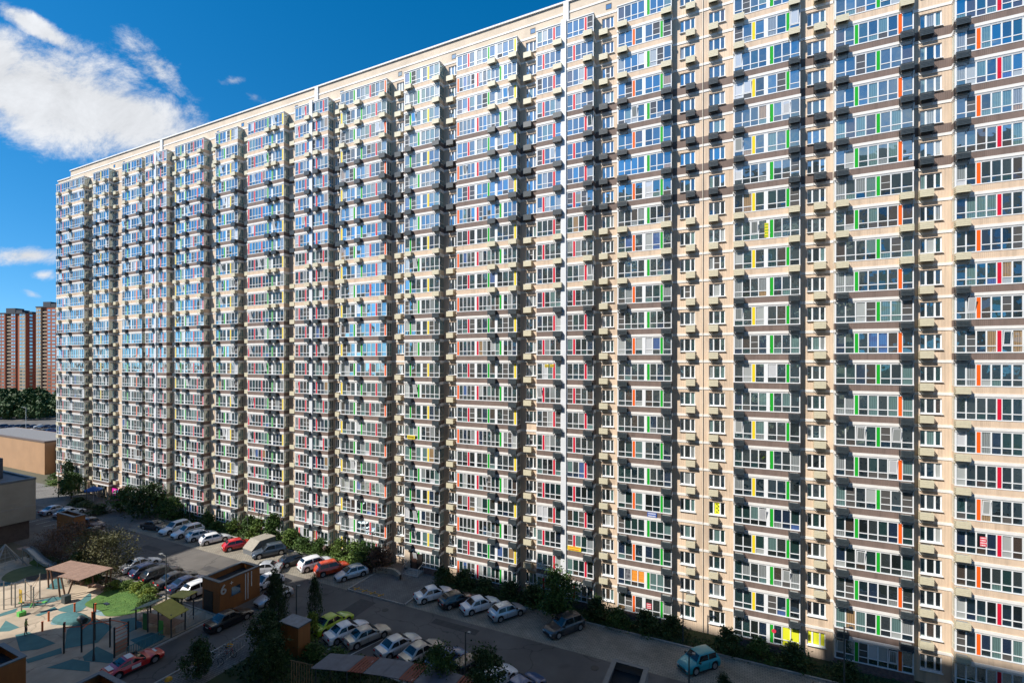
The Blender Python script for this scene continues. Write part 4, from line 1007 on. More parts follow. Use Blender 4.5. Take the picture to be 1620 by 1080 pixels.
def get_crown(kind, m, v):
    k = (kind, m.name, v)
    if k not in cr_c:
        f, n, s, c = {'bush': (BUSHY, 1700, .052, 34), 'tree': (ROUND, 3400, .036, 54), 'column': (COLUMN, 4200, .028, 80), 'big': (SPREAD, 4200, .022, 80), 'low': (BUSHY, 700, .05, 30)}[kind]
        cr_c[k] = crown(hash(kind) % 97 + v * 13 + 1 if False else len(cr_c) * 7 + 3, f, n, s, c, m)
    return cr_c[k]
def trunk_mesh(h, r, limbs, seed, spread=.5):
    rr = random.Random(seed); mb = MB(); mb.bar((0, 0, -.05), (rr.uniform(-.05, .05), rr.uniform(-.05, .05), h * .55), r, 0, 8, r * .7); mb.bar((0, 0, h * .55), (.05, 0, h * .9), r * .7, 0, 6, r * .2)
    for i in range(limbs):
        a = i * 6.28 / limbs + rr.uniform(-.4, .4); z = h * rr.uniform(.3, .65)
        mb.bar((0, 0, z), (spread * math.cos(a), spread * math.sin(a), z + h * rr.uniform(.15, .3)), r * .45, 0, 5, r * .12)
    return mb
def plant(kind, m, label, x, y, w, h, cat='shrub', v=0, base=0.0, trunk=0.0, group=None, z=0.0, name=None):
    t = thing(name or {'bush': 'shrub', 'tree': 'leafy_tree', 'column': 'column_tree', 'big': 'large_shrub', 'low': 'low_shrub'}[kind], label, cat, (x, y, z), (x * 3.7 + y) % 6.28, group)
    c = link('crown', get_crown(kind, m, v % 3), t, (0, 0, base)); c.scale = (w, w, h - base)
    if trunk: obj('trunk', trunk_mesh(h, trunk, 6, int(abs(x * 10)), w * .3), BARK, t)
    else: obj('stem', trunk_mesh(h * .8, .04 if h < 2.5 else .07, 5, int(abs(x * 10)), w * .25), BARK, t)
    return t
SG = 'shrubs in the planting strip along the facade'
strip = [(-86.5, 1.7, 1.5, L_DARK, 'the far end of the lit parking row'), (-82.0, 2.2, 2.0, L_MID, 'behind the first white estate car'), (-78.6, 2.0, 1.3, L_MID, 'behind the white off-roader with roof rails'), (-75.0, 2.2, 2.0, L_LIGHT, 'behind the third white hatchback'), (-71.4, 2.4, 2.6, L_MID, 'behind the white hatchback beside the red car'), (-68.2, 2.5, 2.8, L_LIGHT, 'behind the bright red hatchback'), (-65.4, 2.8, 3.6, L_MID, 'rising behind the concrete ramp cover'), (-61.8, 3.0, 2.0, L_LIGHT, 'behind the slate blue off-roader'), (-58.4, 2.6, 1.7, L_MID, 'left of the service duct behind the black hatchback'), (-55.4, 2.4, 1.8, L_MID, 'behind the black hatchback'), (-52.0, 2.2, 2.1, L_LIGHT, 'behind the white off-roader'), (-48.6, 2.6, 2.4, L_LIGHT, 'behind the orange-red estate'), (-34.0, 2.2, 1.6, L_DARK, 'behind the white saloon by the plaza kerb'), (-31.0, 2.4, 1.7, L_DARK, 'behind the black car in the shade'), (-27.8, 2.4, 1.6, L_DARK, 'behind the second white saloon in the shade'), (-24.6, 2.2, 1.7, L_DARK, 'behind the silver hatchback in the shade'), (-14.0, 2.4, 1.8, L_DARK, 'right of the dark grey off-roader'), (-11.6, 2.2, 1.5, L_MID, 'two shrubs right of the dark grey off-roader'), (-8.8, 2.4, 1.7, L_DARK, 'midway between the dark grey off-roader and the street lamp'), (-6.2, 2.3, 1.6, L_DARK, 'just left of the street lamp by the facade'), (-1.0, 2.4, 1.9, L_DARK, 'behind the bright teal car'), (1.8, 2.2, 1.5, L_MID, 'right of the bright teal car'), (4.6, 2.4, 1.5, L_DARK, 'in front of the yellow posters'), (8.6, 2.2, 1.4, L_DARK, 'at the foot of the tall lamp at the right'), (-21.4, 2.6, 1.9, L_DARK, 'left of the leafy tree by the facade'), (-18.9, 2.3, 1.5, L_DARK, 'at the foot of the leafy tree by the facade')]
for i, (x, w, h, m, where) in enumerate(strip):
    plant('bush', m, ('low dark green shrub ' if m is L_DARK else 'bright green shrub ' if m is L_LIGHT else 'green shrub ') + where, x, 50.9 + .35 * math.sin(i * 2.1), w * 1.2, h * 1.15, v=i, group=SG)
# the low untended cover between them
def cover(name, x0, x1, y0, y1, n, m, size, seed, hmax=.35, cl=None):
    rr = random.Random(seed); mb = MB()
    for _ in range(n):
        p = Vector((rr.uniform(x0, x1), rr.uniform(y0, y1), .02 + abs(rr.gauss(0, hmax * .5))))
        s = size * rr.uniform(.6, 1.4); q = Vector((rr.gauss(0, 1), rr.gauss(0, 1), rr.gauss(0, 1))).normalized() * s; w = q.orthogonal().normalized() * s * .5
        mb.quad(p - q, p + w, p + q, p - w)
    o = obj(name, mb, m); o['kind'] = 'stuff'; return o
cover('ground_cover', -91, -43.8, 50.0, 52.1, 4200, L_MID, .13, 1); cover('ground_cover', -34.6, 20, 50.0, 52.2, 4200, L_DARK, .13, 2)
cover('garden_cover', -42, -16, 27.5, 33.3, 5200, L_DARK, .13, 3, .5); cover('garden_cover', -93, -70, 31.8, 33.4, 1500, L_OLIVE, .13, 4, .4)
# lawn blades and the pale shrubs round it
cover('lawn_grass', -68.5, -61.5, 29.0, 32.6, 2500, L_LIGHT, .05, 6, .06)
for i, (x, y, w, h, m, lab) in enumerate([(-70.0, 32.2, 2.0, .9, L_YEL, 'pale grassy shrub at the left end of the lawn edge'), (-68.3, 32.9, 2.0, 1.0, L_LIGHT, 'pale green shrub on the lawn edge left of the middle'), (-66.6, 33.1, 2.2, 1.0, L_YEL, 'pale grassy shrub in the middle of the lawn edge'), (-64.9, 33.1, 2.0, 1.1, L_LIGHT, 'pale green shrub on the lawn edge right of the middle'), (-63.4, 32.7, 1.9, 1.2, L_YEL, 'tall pale grass tuft at the right end of the lawn edge'), (-62.2, 31.8, 1.9, .9, L_LIGHT, 'green shrub on the lawn corner near the playhouse'), (-61.4, 31.0, 1.6, .8, L_MID, 'green shrub touching the grey playhouse roof'), (-58.6, 33.0, 1.8, 1.1, L_DARK, 'dark shrub at the corner of the orange kiosk'), (-75.0, 31.9, 2.2, 1.5, L_LIGHT, 'bright green shrub seen through the gazebo')]):
    plant('bush', m, lab, x, y, w, h, v=i)
plant('big', L_BROWN, 'reddish brown bush farthest left behind the playground', -90.0, 34.0, 4.6, 3.4, v=0)
plant('big', L_BROWN, 'large reddish brown bush in front of the orange wall box', -85.3, 34.6, 6.4, 4.8, v=1)
plant('big', L_OLIVE, 'large olive bush left of the gazebo roof', -80.0, 34.6, 6.0, 4.6, v=0)
plant('big', L_OLIVE, 'large olive bush beside the white saloon', -75.0, 34.2, 6.2, 5.0, v=1)
plant('bush', L_MID, 'small green bush by the slide on the grass mound', -82.2, 33.6, 2.4, 1.8, v=2)
plant('column', L_THUJA, 'dark column tree nearest the silver hatchback by the kiosk', -45.2, 35.4, 1.7, 5.2, 'tree', 0)
plant('column', L_THUJA, 'dark column tree left of the lamp behind the bin shed', -43.3, 34.4, 1.8, 5.4, 'tree', 1)
plant('column', L_THUJA, 'dark column tree beside the lime saloon', -40.2, 36.3, 1.6, 5.2, 'tree', 2)
plant('tree', L_DARK, 'dark bushy tree at the bottom edge below the bicycles', -43.6, 26.4, 2.6, 3.0, 'tree', 1, .3, .08)
plant('tree', L_DARK, 'dark round tree between the bicycles and the bin shed', -41.2, 31.4, 3.4, 3.8, 'tree', 0, .5, .09)
plant('tree', L_DARK, 'dark round tree below the bin shed at the bottom edge', -37.9, 29.2, 3.2, 3.4, 'tree', 1, .4, .09)
plant('tree', L_MID, 'green tree over the dark blue hatchback on the near side', -23.0, 33.5, 3.2, 4.2, 'tree', 0, 1.2, .08)
plant('tree', L_DARK, 'dark tree over the white hatchback at the bottom edge', -18.6, 33.8, 3.4, 4.6, 'tree', 2, 1.2, .08)
plant('bush', L_YEL, 'yellow-green leafy branches in front of the lime saloon', -39.0, 34.9, 1.8, 2.6, v=0)
plant('bush', L_MID, 'green shrub between the bin shed and the white saloon', -36.6, 32.9, 2.4, 1.2, v=1)
plant('bush', L_MID, 'green shrub below the champagne saloon', -34.0, 33.0, 2.8, 1.2, v=2)
plant('bush', L_DARK, 'dark shrub below the silver saloon', -31.4, 33.0, 2.6, 1.2, v=0)
plant('tree', L_MID, 'leafy young tree by the facade over the dark grey off-roader', -18.0, 49.2, 4.4, 5.2, 'tree', 1, 1.0, .09)
plant('tree', L_MID, 'round bushy tree at the facade left of the plaza', -46.6, 50.6, 3.6, 3.3, 'tree', 0, .2, .08)
plant('tree', L_BROWN, 'dark reddish tree at the facade beside the plaza', -43.9, 50.4, 3.4, 3.0, 'tree', 1, .2, .08)
plant('column', L_THUJA, 'dark column shrub at the bottom edge right of the teal car', -1.2, 43.0, 1.6, 2.2, 'tree', 0)
plant('tree', L_MID, 'sunlit tree in front of the shops at the far end', -124.0, 49.6, 4.4, 5.0, 'tree', 2, .8, .10)
plant('tree', L_DARK, 'tall slim tree at the far corner of the long block', -129.0, 51.2, 3.0, 6.6, 'tree', 1, .8, .10)
plant('tree', L_MID, 'broad bushy tree right of the magenta shop sign', -104.4, 50.4, 6.0, 4.4, 'tree', 0, .3, .10)
plant('tree', L_DARK, 'broad dark tree under the fourth bay from the far end', -97.2, 50.2, 6.4, 5.4, 'tree', 2, .3, .11)
plant('tree', L_MID, 'sunlit tree at the foot of the fifth bay from the far end', -91.6, 50.6, 4.2, 3.6, 'tree', 1, .2, .10)
plant('bush', L_DARK, 'dark hedge clump in the far yard by the pale blue saloon', -113.0, 47.2, 4.0, 1.3, v=0)
plant('bush', L_DARK, 'dark hedge clump before the shop fronts', -117.2, 48.0, 3.6, 1.3, v=1)
plant('bush', L_DARK, 'dark rounded shrub in the middle of the far yard', -106.4, 46.4, 3.4, 1.6, v=2)
plant('bush', L_MID, 'green shrub beside the ochre building', -146, 55.6, 3.6, 1.6, v=1); plant('bush', L_LIGHT, 'sunlit grassy shrub left of the shops', -141.6, 53.8, 4.2, 1.0, v=0)
# the wood behind the distant car park reads as one mass
rr = random.Random(9); mb = MB()
for k in range(110):
    x, y = far(rr.uniform(-30, 110), rr.uniform(228, 300)); h = rr.uniform(7, 13); w = rr.uniform(5, 9)
    mb.bar((x, y, 0), (x, y, h * .6), .25, 0, 5)
    for _ in range(210):
        a = rr.uniform(0, 6.28); u = rr.random(); r_ = w * .5 * math.sqrt(max(.05, 1 - (2 * u - .8) ** 2)) * rr.random() ** .4
        p = Vector((x + r_ * math.cos(a), y + r_ * math.sin(a), h * (.15 + .85 * u))); s = rr.uniform(.5, 1.0)
        q = Vector((rr.gauss(0, 1), rr.gauss(0, 1), rr.gauss(0, 1))).normalized() * s; ww = q.orthogonal().normalized() * s * .7
        mb.quad(p - q, p + ww, p + q, p - ww)
o = obj('far_wood', mb, L_DARK); o['kind'] = 'stuff'

# ------------------------------------------------------------------ street furniture
POLE = mat('dark_grey_pole', (0.06, 0.07, 0.07), 0.5)
def lamp(label, x, y, h, arm=(.9, 0), z=0.0, arms=1, m=None, group='street lamps'):
    t = thing('street_lamp', label, 'street lamp', (x, y, z), 0, group)
    mb = MB(); mb.bar((0, 0, 0), (0, 0, h), .075, 0, 8, .05); mb.bar((0, 0, 0), (0, 0, .5), .11, 0, 8, .10); obj('pole', mb, m or POLE, t)
    for k in range(arms):
        s = 1 if k == 0 else -1
        mb = MB(); mb.bar((0, 0, h - .1), (s * arm[0], s * arm[1], h + .02), .035, 0, 6); obj('arm', mb, m or POLE, t)
        mb = MB(); ax, ay = s * arm[0], s * arm[1]; mb.box(min(ax, ax * 1.5) - .05, max(ax, ax * 1.5) + .05, ay - .13, ay + .13, h - .03, h + .06); obj('lamp_head', mb, mat('lamp_head_grey', (0.20, 0.21, 0.21), 0.4), t)
    return t
lamp('slim grey street lamp standing between the parked cars and the lawn', -60.9, 33.2, 5.3, (-.8, 0))
lamp('black street lamp in front of the beige wall near the teal car', -5.1, 50.4, 5.2, (.4, 0)); lamp('tall black lamp in front of the glazed bay at the far right', 8.1, 49.2, 5.4, (.4, 0))
lamp('black lamp cut by the bottom edge between the parked cars', -21.2, 35.2, 5.0, (.3, 0)); lamp('dark lamp behind the bin shed', -41.4, 35.0, 5.0, (.3, 0))
lamp('lamp with a double head at the facade beside the plaza', -45.0, 50.3, 4.9, (.35, 0), arms=2); lamp('lamp in front of the bay behind the red hatchback', -70.8, 50.6, 5.4, (-.5, 0))
lamp('lamp standing before the shops at the far end', -115.5, 48.6, 5.5, (-.5, 0)); lamp('lamp in front of the slim tree at the far corner', -127.2, 48.8, 5.5, (-.5, 0)); lamp('black lamp post below the teal car', -3.9, 43.4, 3.2, (.3, 0))
lamp('lamp with one long arm over the workout frame', -54.8, 23.6, 5.4, (1.0, .45)); lamp('lamp by the rough shrubs of the near end of the lit row', -85.6, 50.4, 5.2, (-.5, 0))
lamp('white lamp with a curved head at the distant car park', *far(41, 172), 11.5, (-2.2, 0), m=mat('white_lamp', (0.7, 0.7, 0.68), 0.5))
YC = mat('orange_yellow_concrete', (0.72, 0.36, 0.03), 0.7, var=.15, scale=5)
def dome(label, x, y):
    mb = MB(); n, k = 12, 5; V_ = [[(.30 * math.cos(2 * math.pi * i / n) * math.cos(j * math.pi / 2 / k), .30 * math.sin(2 * math.pi * i / n) * math.cos(j * math.pi / 2 / k), .30 * math.sin(j * math.pi / 2 / k)) for i in range(n)] for j in range(k + 1)]
    for j in range(k):
        for i in range(n): mb.quad(V_[j][i], V_[j][(i + 1) % n], V_[j + 1][(i + 1) % n], V_[j + 1][i])
    o = obj('bollard', mb, YC, None, (x, y, .012), smooth=True); tag(o, label, 'bollard', 'yellow dome bollards'); return o
dome('orange-yellow dome bollard nearest the column trees', -45.5, 30.6); dome('orange-yellow dome bollard in the middle of the paving edge', -45.5, 27.5); dome('orange-yellow dome bollard nearest the red coupe', -45.5, 25.0)
t = thing('parking_barrier', 'folding parking barrier with orange-yellow posts on the plaza kerb', 'barrier', (-42.6, 44.6, .13))
for k in range(4):
    mb = MB(); mb.bar((k * 1.25, 0, 0), (k * 1.25 + .75, .0, .42), .05); obj('post', mb, YC, t); mb = MB(); mb.box(k * 1.25 - .12, k * 1.25 + .12, -.1, .1, 0, .06); obj('foot', mb, YC, t)
mb = MB(); mb.bar((-.3, 0, .22), (4.5, 0, .22), .03); obj('rail', mb, YC, t)
t = thing('plaza_wall', 'low curved pale wall in front of the entrance steps', 'wall', (-41.6, 49.2, 0))
mb = MB(); pts = [(-2.2 + .44 * i, .9 - .045 * (i - 5) ** 2 * .9) for i in range(11)]
for (a, b) in zip(pts, pts[1:]):
    mb.quad((a[0], a[1], 0), (b[0], b[1], 0), (b[0], b[1], .7), (a[0], a[1], .7)); mb.quad((b[0], b[1] + .35, 0), (a[0], a[1] + .35, 0), (a[0], a[1] + .35, .7), (b[0], b[1] + .35, .7)); mb.quad((a[0], a[1], .7), (b[0], b[1], .7), (b[0], b[1] + .35, .7), (a[0], a[1] + .35, .7))
obj('wall', mb, mat('pale_stone', (0.36, 0.32, 0.25), 0.85, var=.15), t)

def umbrella(x, y):
    t = thing('market_umbrella', 'blue cafe umbrella in front of the shop fronts', 'umbrella', (x, y, 0)); mb = MB(); n = 8
    for i in range(n):
        a, b = 2 * math.pi * i / n, 2 * math.pi * (i + 1) / n; mb.poly([(1.5 * math.cos(a), 1.5 * math.sin(a), 2.3), (1.5 * math.cos(b), 1.5 * math.sin(b), 2.3), (0, 0, 3.0)]); mb.quad((1.5 * math.cos(a), 1.5 * math.sin(a), 2.1), (1.5 * math.cos(b), 1.5 * math.sin(b), 2.1), (1.5 * math.cos(b), 1.5 * math.sin(b), 2.3), (1.5 * math.cos(a), 1.5 * math.sin(a), 2.3))
    obj('canopy', mb, mat('blue_canvas', (0.02, 0.09, 0.30), 0.8), t); mb = MB(); mb.bar((0, 0, 0), (0, 0, 2.95), .04); obj('pole', mb, FRAME, t)
umbrella(-117.6, 50.6)

# ------------------------------------------------------------------ playground
TIMB = mat('brown_timber', (0.16, 0.085, 0.055), 0.75, var=.2, scale=3); TIMB2 = mat('roof_timber', (0.30, 0.19, 0.14), 0.75, var=.15, scale=2)
OPOST = mat('orange_post_paint', (0.55, 0.10, 0.02), 0.5); GSTEEL = mat('grey_steel', (0.30, 0.31, 0.31), 0.4, metal=.5); DPOST = mat('dark_post', (0.022, 0.028, 0.03), 0.5)
t = thing('gazebo', 'brown timber gazebo with slanting posts and two slatted roofs', 'gazebo', (-73.2, 29.7, 0), R(8)); t.scale = (.82, .82, .9)
for k in range(11):
    mb = MB(); mb.box(-5.6 + k * .46, -5.2 + k * .46, -.6, 2.6, 2.62, 2.70); obj('roof_slat', mb, TIMB2, t)
for k in range(10):
    mb = MB(); mb.box(-.35 + k * .46, .05 + k * .46, -2.0, 2.4, 2.78, 2.86); obj('roof_slat', mb, TIMB2, t)
for y0, y1, x0, x1, z in ((-.5, -.38, -5.6, -.5, 2.5), (2.4, 2.52, -5.6, 4.2, 2.5), (-1.9, -1.78, -.4, 4.3, 2.66), (2.2, 2.32, -.4, 4.3, 2.66)):
    mb = MB(); mb.box(x0, x1, y0, y1, z, z + .118); obj('beam', mb, TIMB, t)
for a, b in (((-5.3, -.4), (-5.5, -.4)), ((-4.2, -.4), (-4.9, -.4)), ((-5.3, 2.4), (-5.5, 2.4)), ((-2.0, 2.4), (-2.6, 2.4)), ((-.2, -1.8), (-.7, -1.8)), ((1.0, -1.8), (.0, -1.8)), ((1.2, -1.8), (2.6, -1.8)), ((3.9, 2.2), (4.1, 2.2)), ((2.8, 2.2), (3.4, 2.2)), ((.2, 2.2), (-.1, 2.2))):
    mb = MB(); mb.bar((a[0], a[1], 0), (b[0], b[1], 2.66), .11, 0, 6); obj('post', mb, TIMB, t)
for x0, x1, y0 in ((-4.6, -1.4, 1.5), (.4, 3.6, 1.3)):
    mb = MB(); mb.box(x0, x1, y0, y0 + .5, .40, .46); mb.box(x0 + .1, x0 + .2, y0, y0 + .5, 0, .40); mb.box(x1 - .2, x1 - .1, y0, y0 + .5, 0, .40); obj('bench', mb, TIMB2, t)
mb = MB(); mb.box(-.4, .4, -.3, .3, 0, .85); mb.box(-.34, .34, -.24, .24, .851, .87); tag(obj('litter_bin', mb, POLE, None, (-70.9, 27.9, .02)), 'black litter bin at the corner of the gazebo', 'litter bin')
t = thing('climbing_net', 'pyramid climbing net with grey posts at the left edge', 'climbing net', (-90.3, 29.0, 0))
for a in range(4):
    w = math.pi / 4 + a * math.pi / 2; mb = MB(); mb.bar((2.4 * math.cos(w), 2.4 * math.sin(w), 0), (.0, .0, 3.2), .07, 0, 8); obj('post', mb, GSTEEL, t)
mb = MB()
for k in range(1, 6):
    f = k / 6.0; P_ = [(2.4 * (1 - f) * math.cos(math.pi / 4 + a * math.pi / 2), 2.4 * (1 - f) * math.sin(math.pi / 4 + a * math.pi / 2), 3.2 * f) for a in range(4)]
    for a in range(4): mb.bar(P_[a], P_[(a + 1) % 4], .016, 0, 4)
for a in range(4):
    for q in (.33, .66):
        p = [2.4 * math.cos(math.pi / 4 + a * math.pi / 2) * (1 - q) + 2.4 * math.cos(math.pi / 4 + (a + 1) * math.pi / 2) * q, 2.4 * math.sin(math.pi / 4 + a * math.pi / 2) * (1 - q) + 2.4 * math.sin(math.pi / 4 + (a + 1) * math.pi / 2) * q, 0]; mb.bar(p, (0, 0, 3.15), .016, 0, 4)
o = obj('rope_net', mb, mat('pale_rope', (0.35, 0.35, 0.34), 0.8), t); o['kind'] = 'stuff'
t = thing('slide', 'grey metal slide running down from a small deck', 'slide', (-90.0, 31.0, 0), R(8))
mb = MB(); pr_ = [(0, 2.0), (.9, 1.9), (3.2, .75), (4.6, .35), (5.6, .32)]
for (xa, za), (xb, zb) in zip(pr_, pr_[1:]):
    mb.quad((xa, -.42, za), (xb, -.42, zb), (xb, .42, zb), (xa, .42, za))
    for s in (-.45, .45): mb.quad((xa, s, za - .06), (xb, s, zb - .06), (xb, s, zb + .24), (xa, s, za + .24)); mb.quad((xa, s + .04, za - .06), (xb, s + .04, zb - .06), (xb, s + .04, zb + .24), (xa, s + .04, za + .24))
obj('chute', mb, GSTEEL, t)
for x, h in ((0.1, 2.0), (3.2, .7), (5.2, .3)):
    for s in (-.4, .4): mb = MB(); mb.bar((x, s, 0), (x, s, h), .05); obj('leg', mb, GSTEEL, t)
mb = MB(); mb.box(-1.2, 0, -.5, .5, 1.92, 2.0); obj('deck', mb, TIMB2, t)
for i, (px, py, who) in enumerate([(77, 982, 'left of the round teal patch'), (67, 998, 'at the edge of the shade, farthest left'), (118, 968, 'behind the round pale patch on the left'), (151, 968, 'at the tip of the lawn'), (146, 982, 'below the pale round patch by the lawn'), (102, 999, 'next to the first workout post')]):
    x, y = at(px, py); mb = MB(); mb.bar((0, 0, 0), (0, 0, .95), .09, 0, 8); mb.bar((0, 0, .95), (0, 0, 1.0), .11, 0, 8); tag(obj('bollard_post', mb, OPOST, None, (x, y, .015)), 'short orange post ' + who, 'post', 'orange posts on the playground')
t = thing('rope_course', 'cluster of thin grey poles with ropes on the beige rubber', 'rope course', (-79, 26, 0))
pl = []
for px, py, h in ((6, 964, 3.2), (18, 957, 2.6), (24, 960, 2.8), (40, 950, 2.6), (49, 958, 2.4), (63, 947, 3.0), (53, 961, 2.4), (34, 973, 2.6)):
    x, y = at(px, py); pl.append((x + 79, y - 26, h)); mb = MB(); mb.bar((x + 79, y - 26, 0), (x + 79, y - 26, h), .065, 0, 6); obj('pole', mb, GSTEEL, t)
mb = MB()
for a, b in zip(pl, pl[1:]):
    for f in (.35, .9): mb.bar((a[0], a[1], a[2] * f), (b[0], b[1], b[2] * f), .02, 0, 4)
obj('rope', mb, mat('brown_rope', (0.22, 0.14, 0.08), 0.9), t)['kind'] = 'stuff'
mb = MB(); q = pl[-1]; mb.box(q[0] - .35, q[0] + .35, q[1] - .09, q[1] - .07, 1.5, 2.9); obj('figure_panel', mb, mat('yellow_black_panel', (0.75, 0.48, 0.02), 0.5, col2=(0.03, 0.03, 0.03), scale=2.5), t)
mb = MB(); mb.box(q[0] - .3, q[0] + .3, q[1] - .3, q[1] + .3, 0, .45); obj('green_base', mb, mat('bright_green', (0.10, 0.45, 0.08), 0.5), t)
t = thing('seesaw', 'low green and brown seesaw on the beige rubber', 'seesaw', (-73.2, 25.8, 0), R(20))
mb = MB(); mb.bar((-1.7, 0, .35), (1.7, 0, .6), .08, 0, 6); obj('beam', mb, TIMB, t); mb = MB(); mb.bar((0, -.3, 0), (0, 0, .46), .06); mb.bar((0, .3, 0), (0, 0, .46), .06); obj('stand', mb, MATS['bright_green'], t)
for s in (-1.5, 1.5): mb = MB(); mb.box(s - .2, s + .2, -.16, .16, .48 + s * .07, .55 + s * .07); obj('seat', mb, MATS['bright_green'], t)
t = thing('play_boat', 'teal sculpted mound with a dark hollow beside the orange posts', 'play mound', (-65.6, 26.2, 0), R(15))
mb = MB(); n = 14; V_ = [[(2.2 * math.cos(2 * math.pi * i / n) * math.cos(j * .39), 1.0 * math.sin(2 * math.pi * i / n) * math.cos(j * .39), .75 * math.sin(j * .39)) for i in range(n)] for j in range(5)]
for j in range(4):
    for i in range(n): mb.quad(V_[j][i], V_[j][(i + 1) % n], V_[j + 1][(i + 1) % n], V_[j + 1][i])
obj('mound', mb, TEAL, t, smooth=True); mb = MB(); mb.bar((1.5, -.2, .5), (2.3, -.35, .35), .33, 0, 10); obj('hollow', mb, DPOST, t)
t = thing('workout_frame', 'black workout frame with orange bars and rungs in the shade', 'workout frame', (-57, 24, 0))
W_ = [at(*p) for p in ((101, 1033), (129, 1031), (174, 1023), (181, 1040), (203, 1029), (150, 1012))]; W_ = [(a + 57, b - 24) for a, b in W_]
for x, y in W_: mb = MB(); mb.bar((x, y, 0), (x, y, 2.9), .075, 0, 8); obj('post', mb, DPOST, t)
for i, j, z in ((0, 1, 2.5), (1, 2, 2.6), (1, 5, 2.2), (5, 2, 2.2), (2, 4, 2.7), (3, 4, 2.7)): mb = MB(); mb.bar((*W_[i], z), (*W_[j], z), .045, 0, 6); obj('bar', mb, OPOST, t)
for k in range(6): z = .5 + k * .38; mb = MB(); mb.bar((*W_[3], z), (*W_[4], z), .03, 0, 6); obj('rung', mb, OPOST, t)
mb = MB(); a, b = Vector(W_[3]), Vector(W_[4]); mb.quad((a.x, a.y, .1), (b.x, b.y, .1), (b.x, b.y, 1.4), (a.x, a.y, 1.4)); obj('board', mb, mat('beige_board', (0.34, 0.26, 0.2), 0.7), t)
t = thing('playhouse', 'playhouse with yellow and grey tilted roofs on green posts', 'playhouse', (-54.9, 29.9, 0), R(8))
YR = mat('mustard_roof', (0.42, 0.34, 0.045), 0.55, var=.08); GR = mat('sage_grey_roof', (0.22, 0.25, 0.17), 0.6, var=.08); GP = mat('deep_green_panel', (0.02, 0.16, 0.04), 0.5)
def plate(c, sx, sy, z0, z1, m, nm='roof'):
    mb = MB(); x0, x1, y0, y1 = c[0] - sx, c[0] + sx, c[1] - sy, c[1] + sy
    mb.quad((x0, y0, z0), (x1, y0, z1), (x1, y1, z1), (x0, y1, z0)); mb.quad((x0, y0, z0 + .07), (x1, y0, z1 + .07), (x1, y1, z1 + .07), (x0, y1, z0 + .07)); mb.quad((x0, y0, z0), (x1, y0, z1), (x1, y0, z1 + .07), (x0, y0, z0 + .07)); mb.quad((x1, y0, z1), (x1, y1, z1), (x1, y1, z1 + .07), (x1, y0, z1 + .07)); mb.quad((x0, y0, z0), (x0, y1, z0), (x0, y1, z0 + .07), (x0, y0, z0 + .07)); obj(nm, mb, m, t)
plate((-1.6, -.6), 1.3, 1.0, 2.0, 2.9, GR); plate((1.6, -.7), 1.3, 1.0, 2.9, 2.1, YR); plate((.5, 1.5), 1.2, .8, 2.7, 2.9, YR)
for x, y in ((-2.5, -1.3), (-.8, -1.3), (-2.5, .2), (-.8, .2), (.7, -1.3), (2.5, -1.3), (.7, .2), (2.5, .2), (-.3, 2.0), (1.4, 2.0)): mb = MB(); mb.bar((x, y, 0), (x, y, 2.35), .07, 0, 6); obj('post', mb, POLE, t)
for x0, x1, y, z0, z1, m in ((-1.5, -.85, -1.32, .2, 1.9, GP), (.75, 1.35, -1.32, .2, 1.5, MATS['bright_green']), (1.7, 2.45, -1.32, .3, 1.0, mat('wood_panel', (0.36, 0.24, 0.14), 0.7)), (-2.4, -1.7, -1.32, .3, .9, mat('blue_panel', (0.05, 0.18, 0.30), 0.5))): mb = MB(); mb.box(x0, x1, y, y + .06, z0, z1); obj('panel', mb, m, t)
mb = MB(); mb.box(-2.5, 2.5, -1.25, .15, .95, 1.02); obj('deck', mb, TIMB2, t)
def fence(x, y0, y1, h, m, label, step=.14):
    t = thing('low_fence', label, 'fence', (x, y0, 0)); L_ = y1 - y0
    for z in (.12, h - .06): mb = MB(); mb.box(-.025, .025, 0, L_, z, z + .05); obj('rail', mb, m, t)
    k = 0
    me = None
    while k * step < L_:
        if me is None:
            mb = MB(); mb.box(-.02, .02, -.02, .02, 0.02, h); me = mb.mesh('bar', [m])
        link('bar', me, t, (.0, k * step + .02, 0)); k += 1
fence(-52.6, 25.2, 28.4, 1.0, mat('teal_rail', (0.05, 0.20, 0.23), 0.5), 'low teal railing along the access road behind the red coupe')
fence(-52.6, 29.6, 32.6, 1.0, mat('white_rail', (0.40, 0.40, 0.38), 0.5), 'low white railing between the playhouse and the black saloon')
t = thing('bicycle_rack', 'bicycle rack with slanting grey hoops on the side paving', 'bicycle rack', (-44.0, 28.0, 0.012), R(15))
for k in range(9):
    mb = MB()
    for a, b in (((-.6, 0), (-.6, .7)), ((-.6, .7), (.6, .75)), ((.6, .75), (.6, 0))): mb.bar((a[0], k * .38, a[1]), (b[0], k * .38, b[1]), .03, 0, 6)
    obj('hoop', mb, GSTEEL, t)
for s in (-.6, .6): mb = MB(); mb.box(s - .04, s + .04, -.2, 3.3, 0, .05); obj('rail', mb, GSTEEL, t)
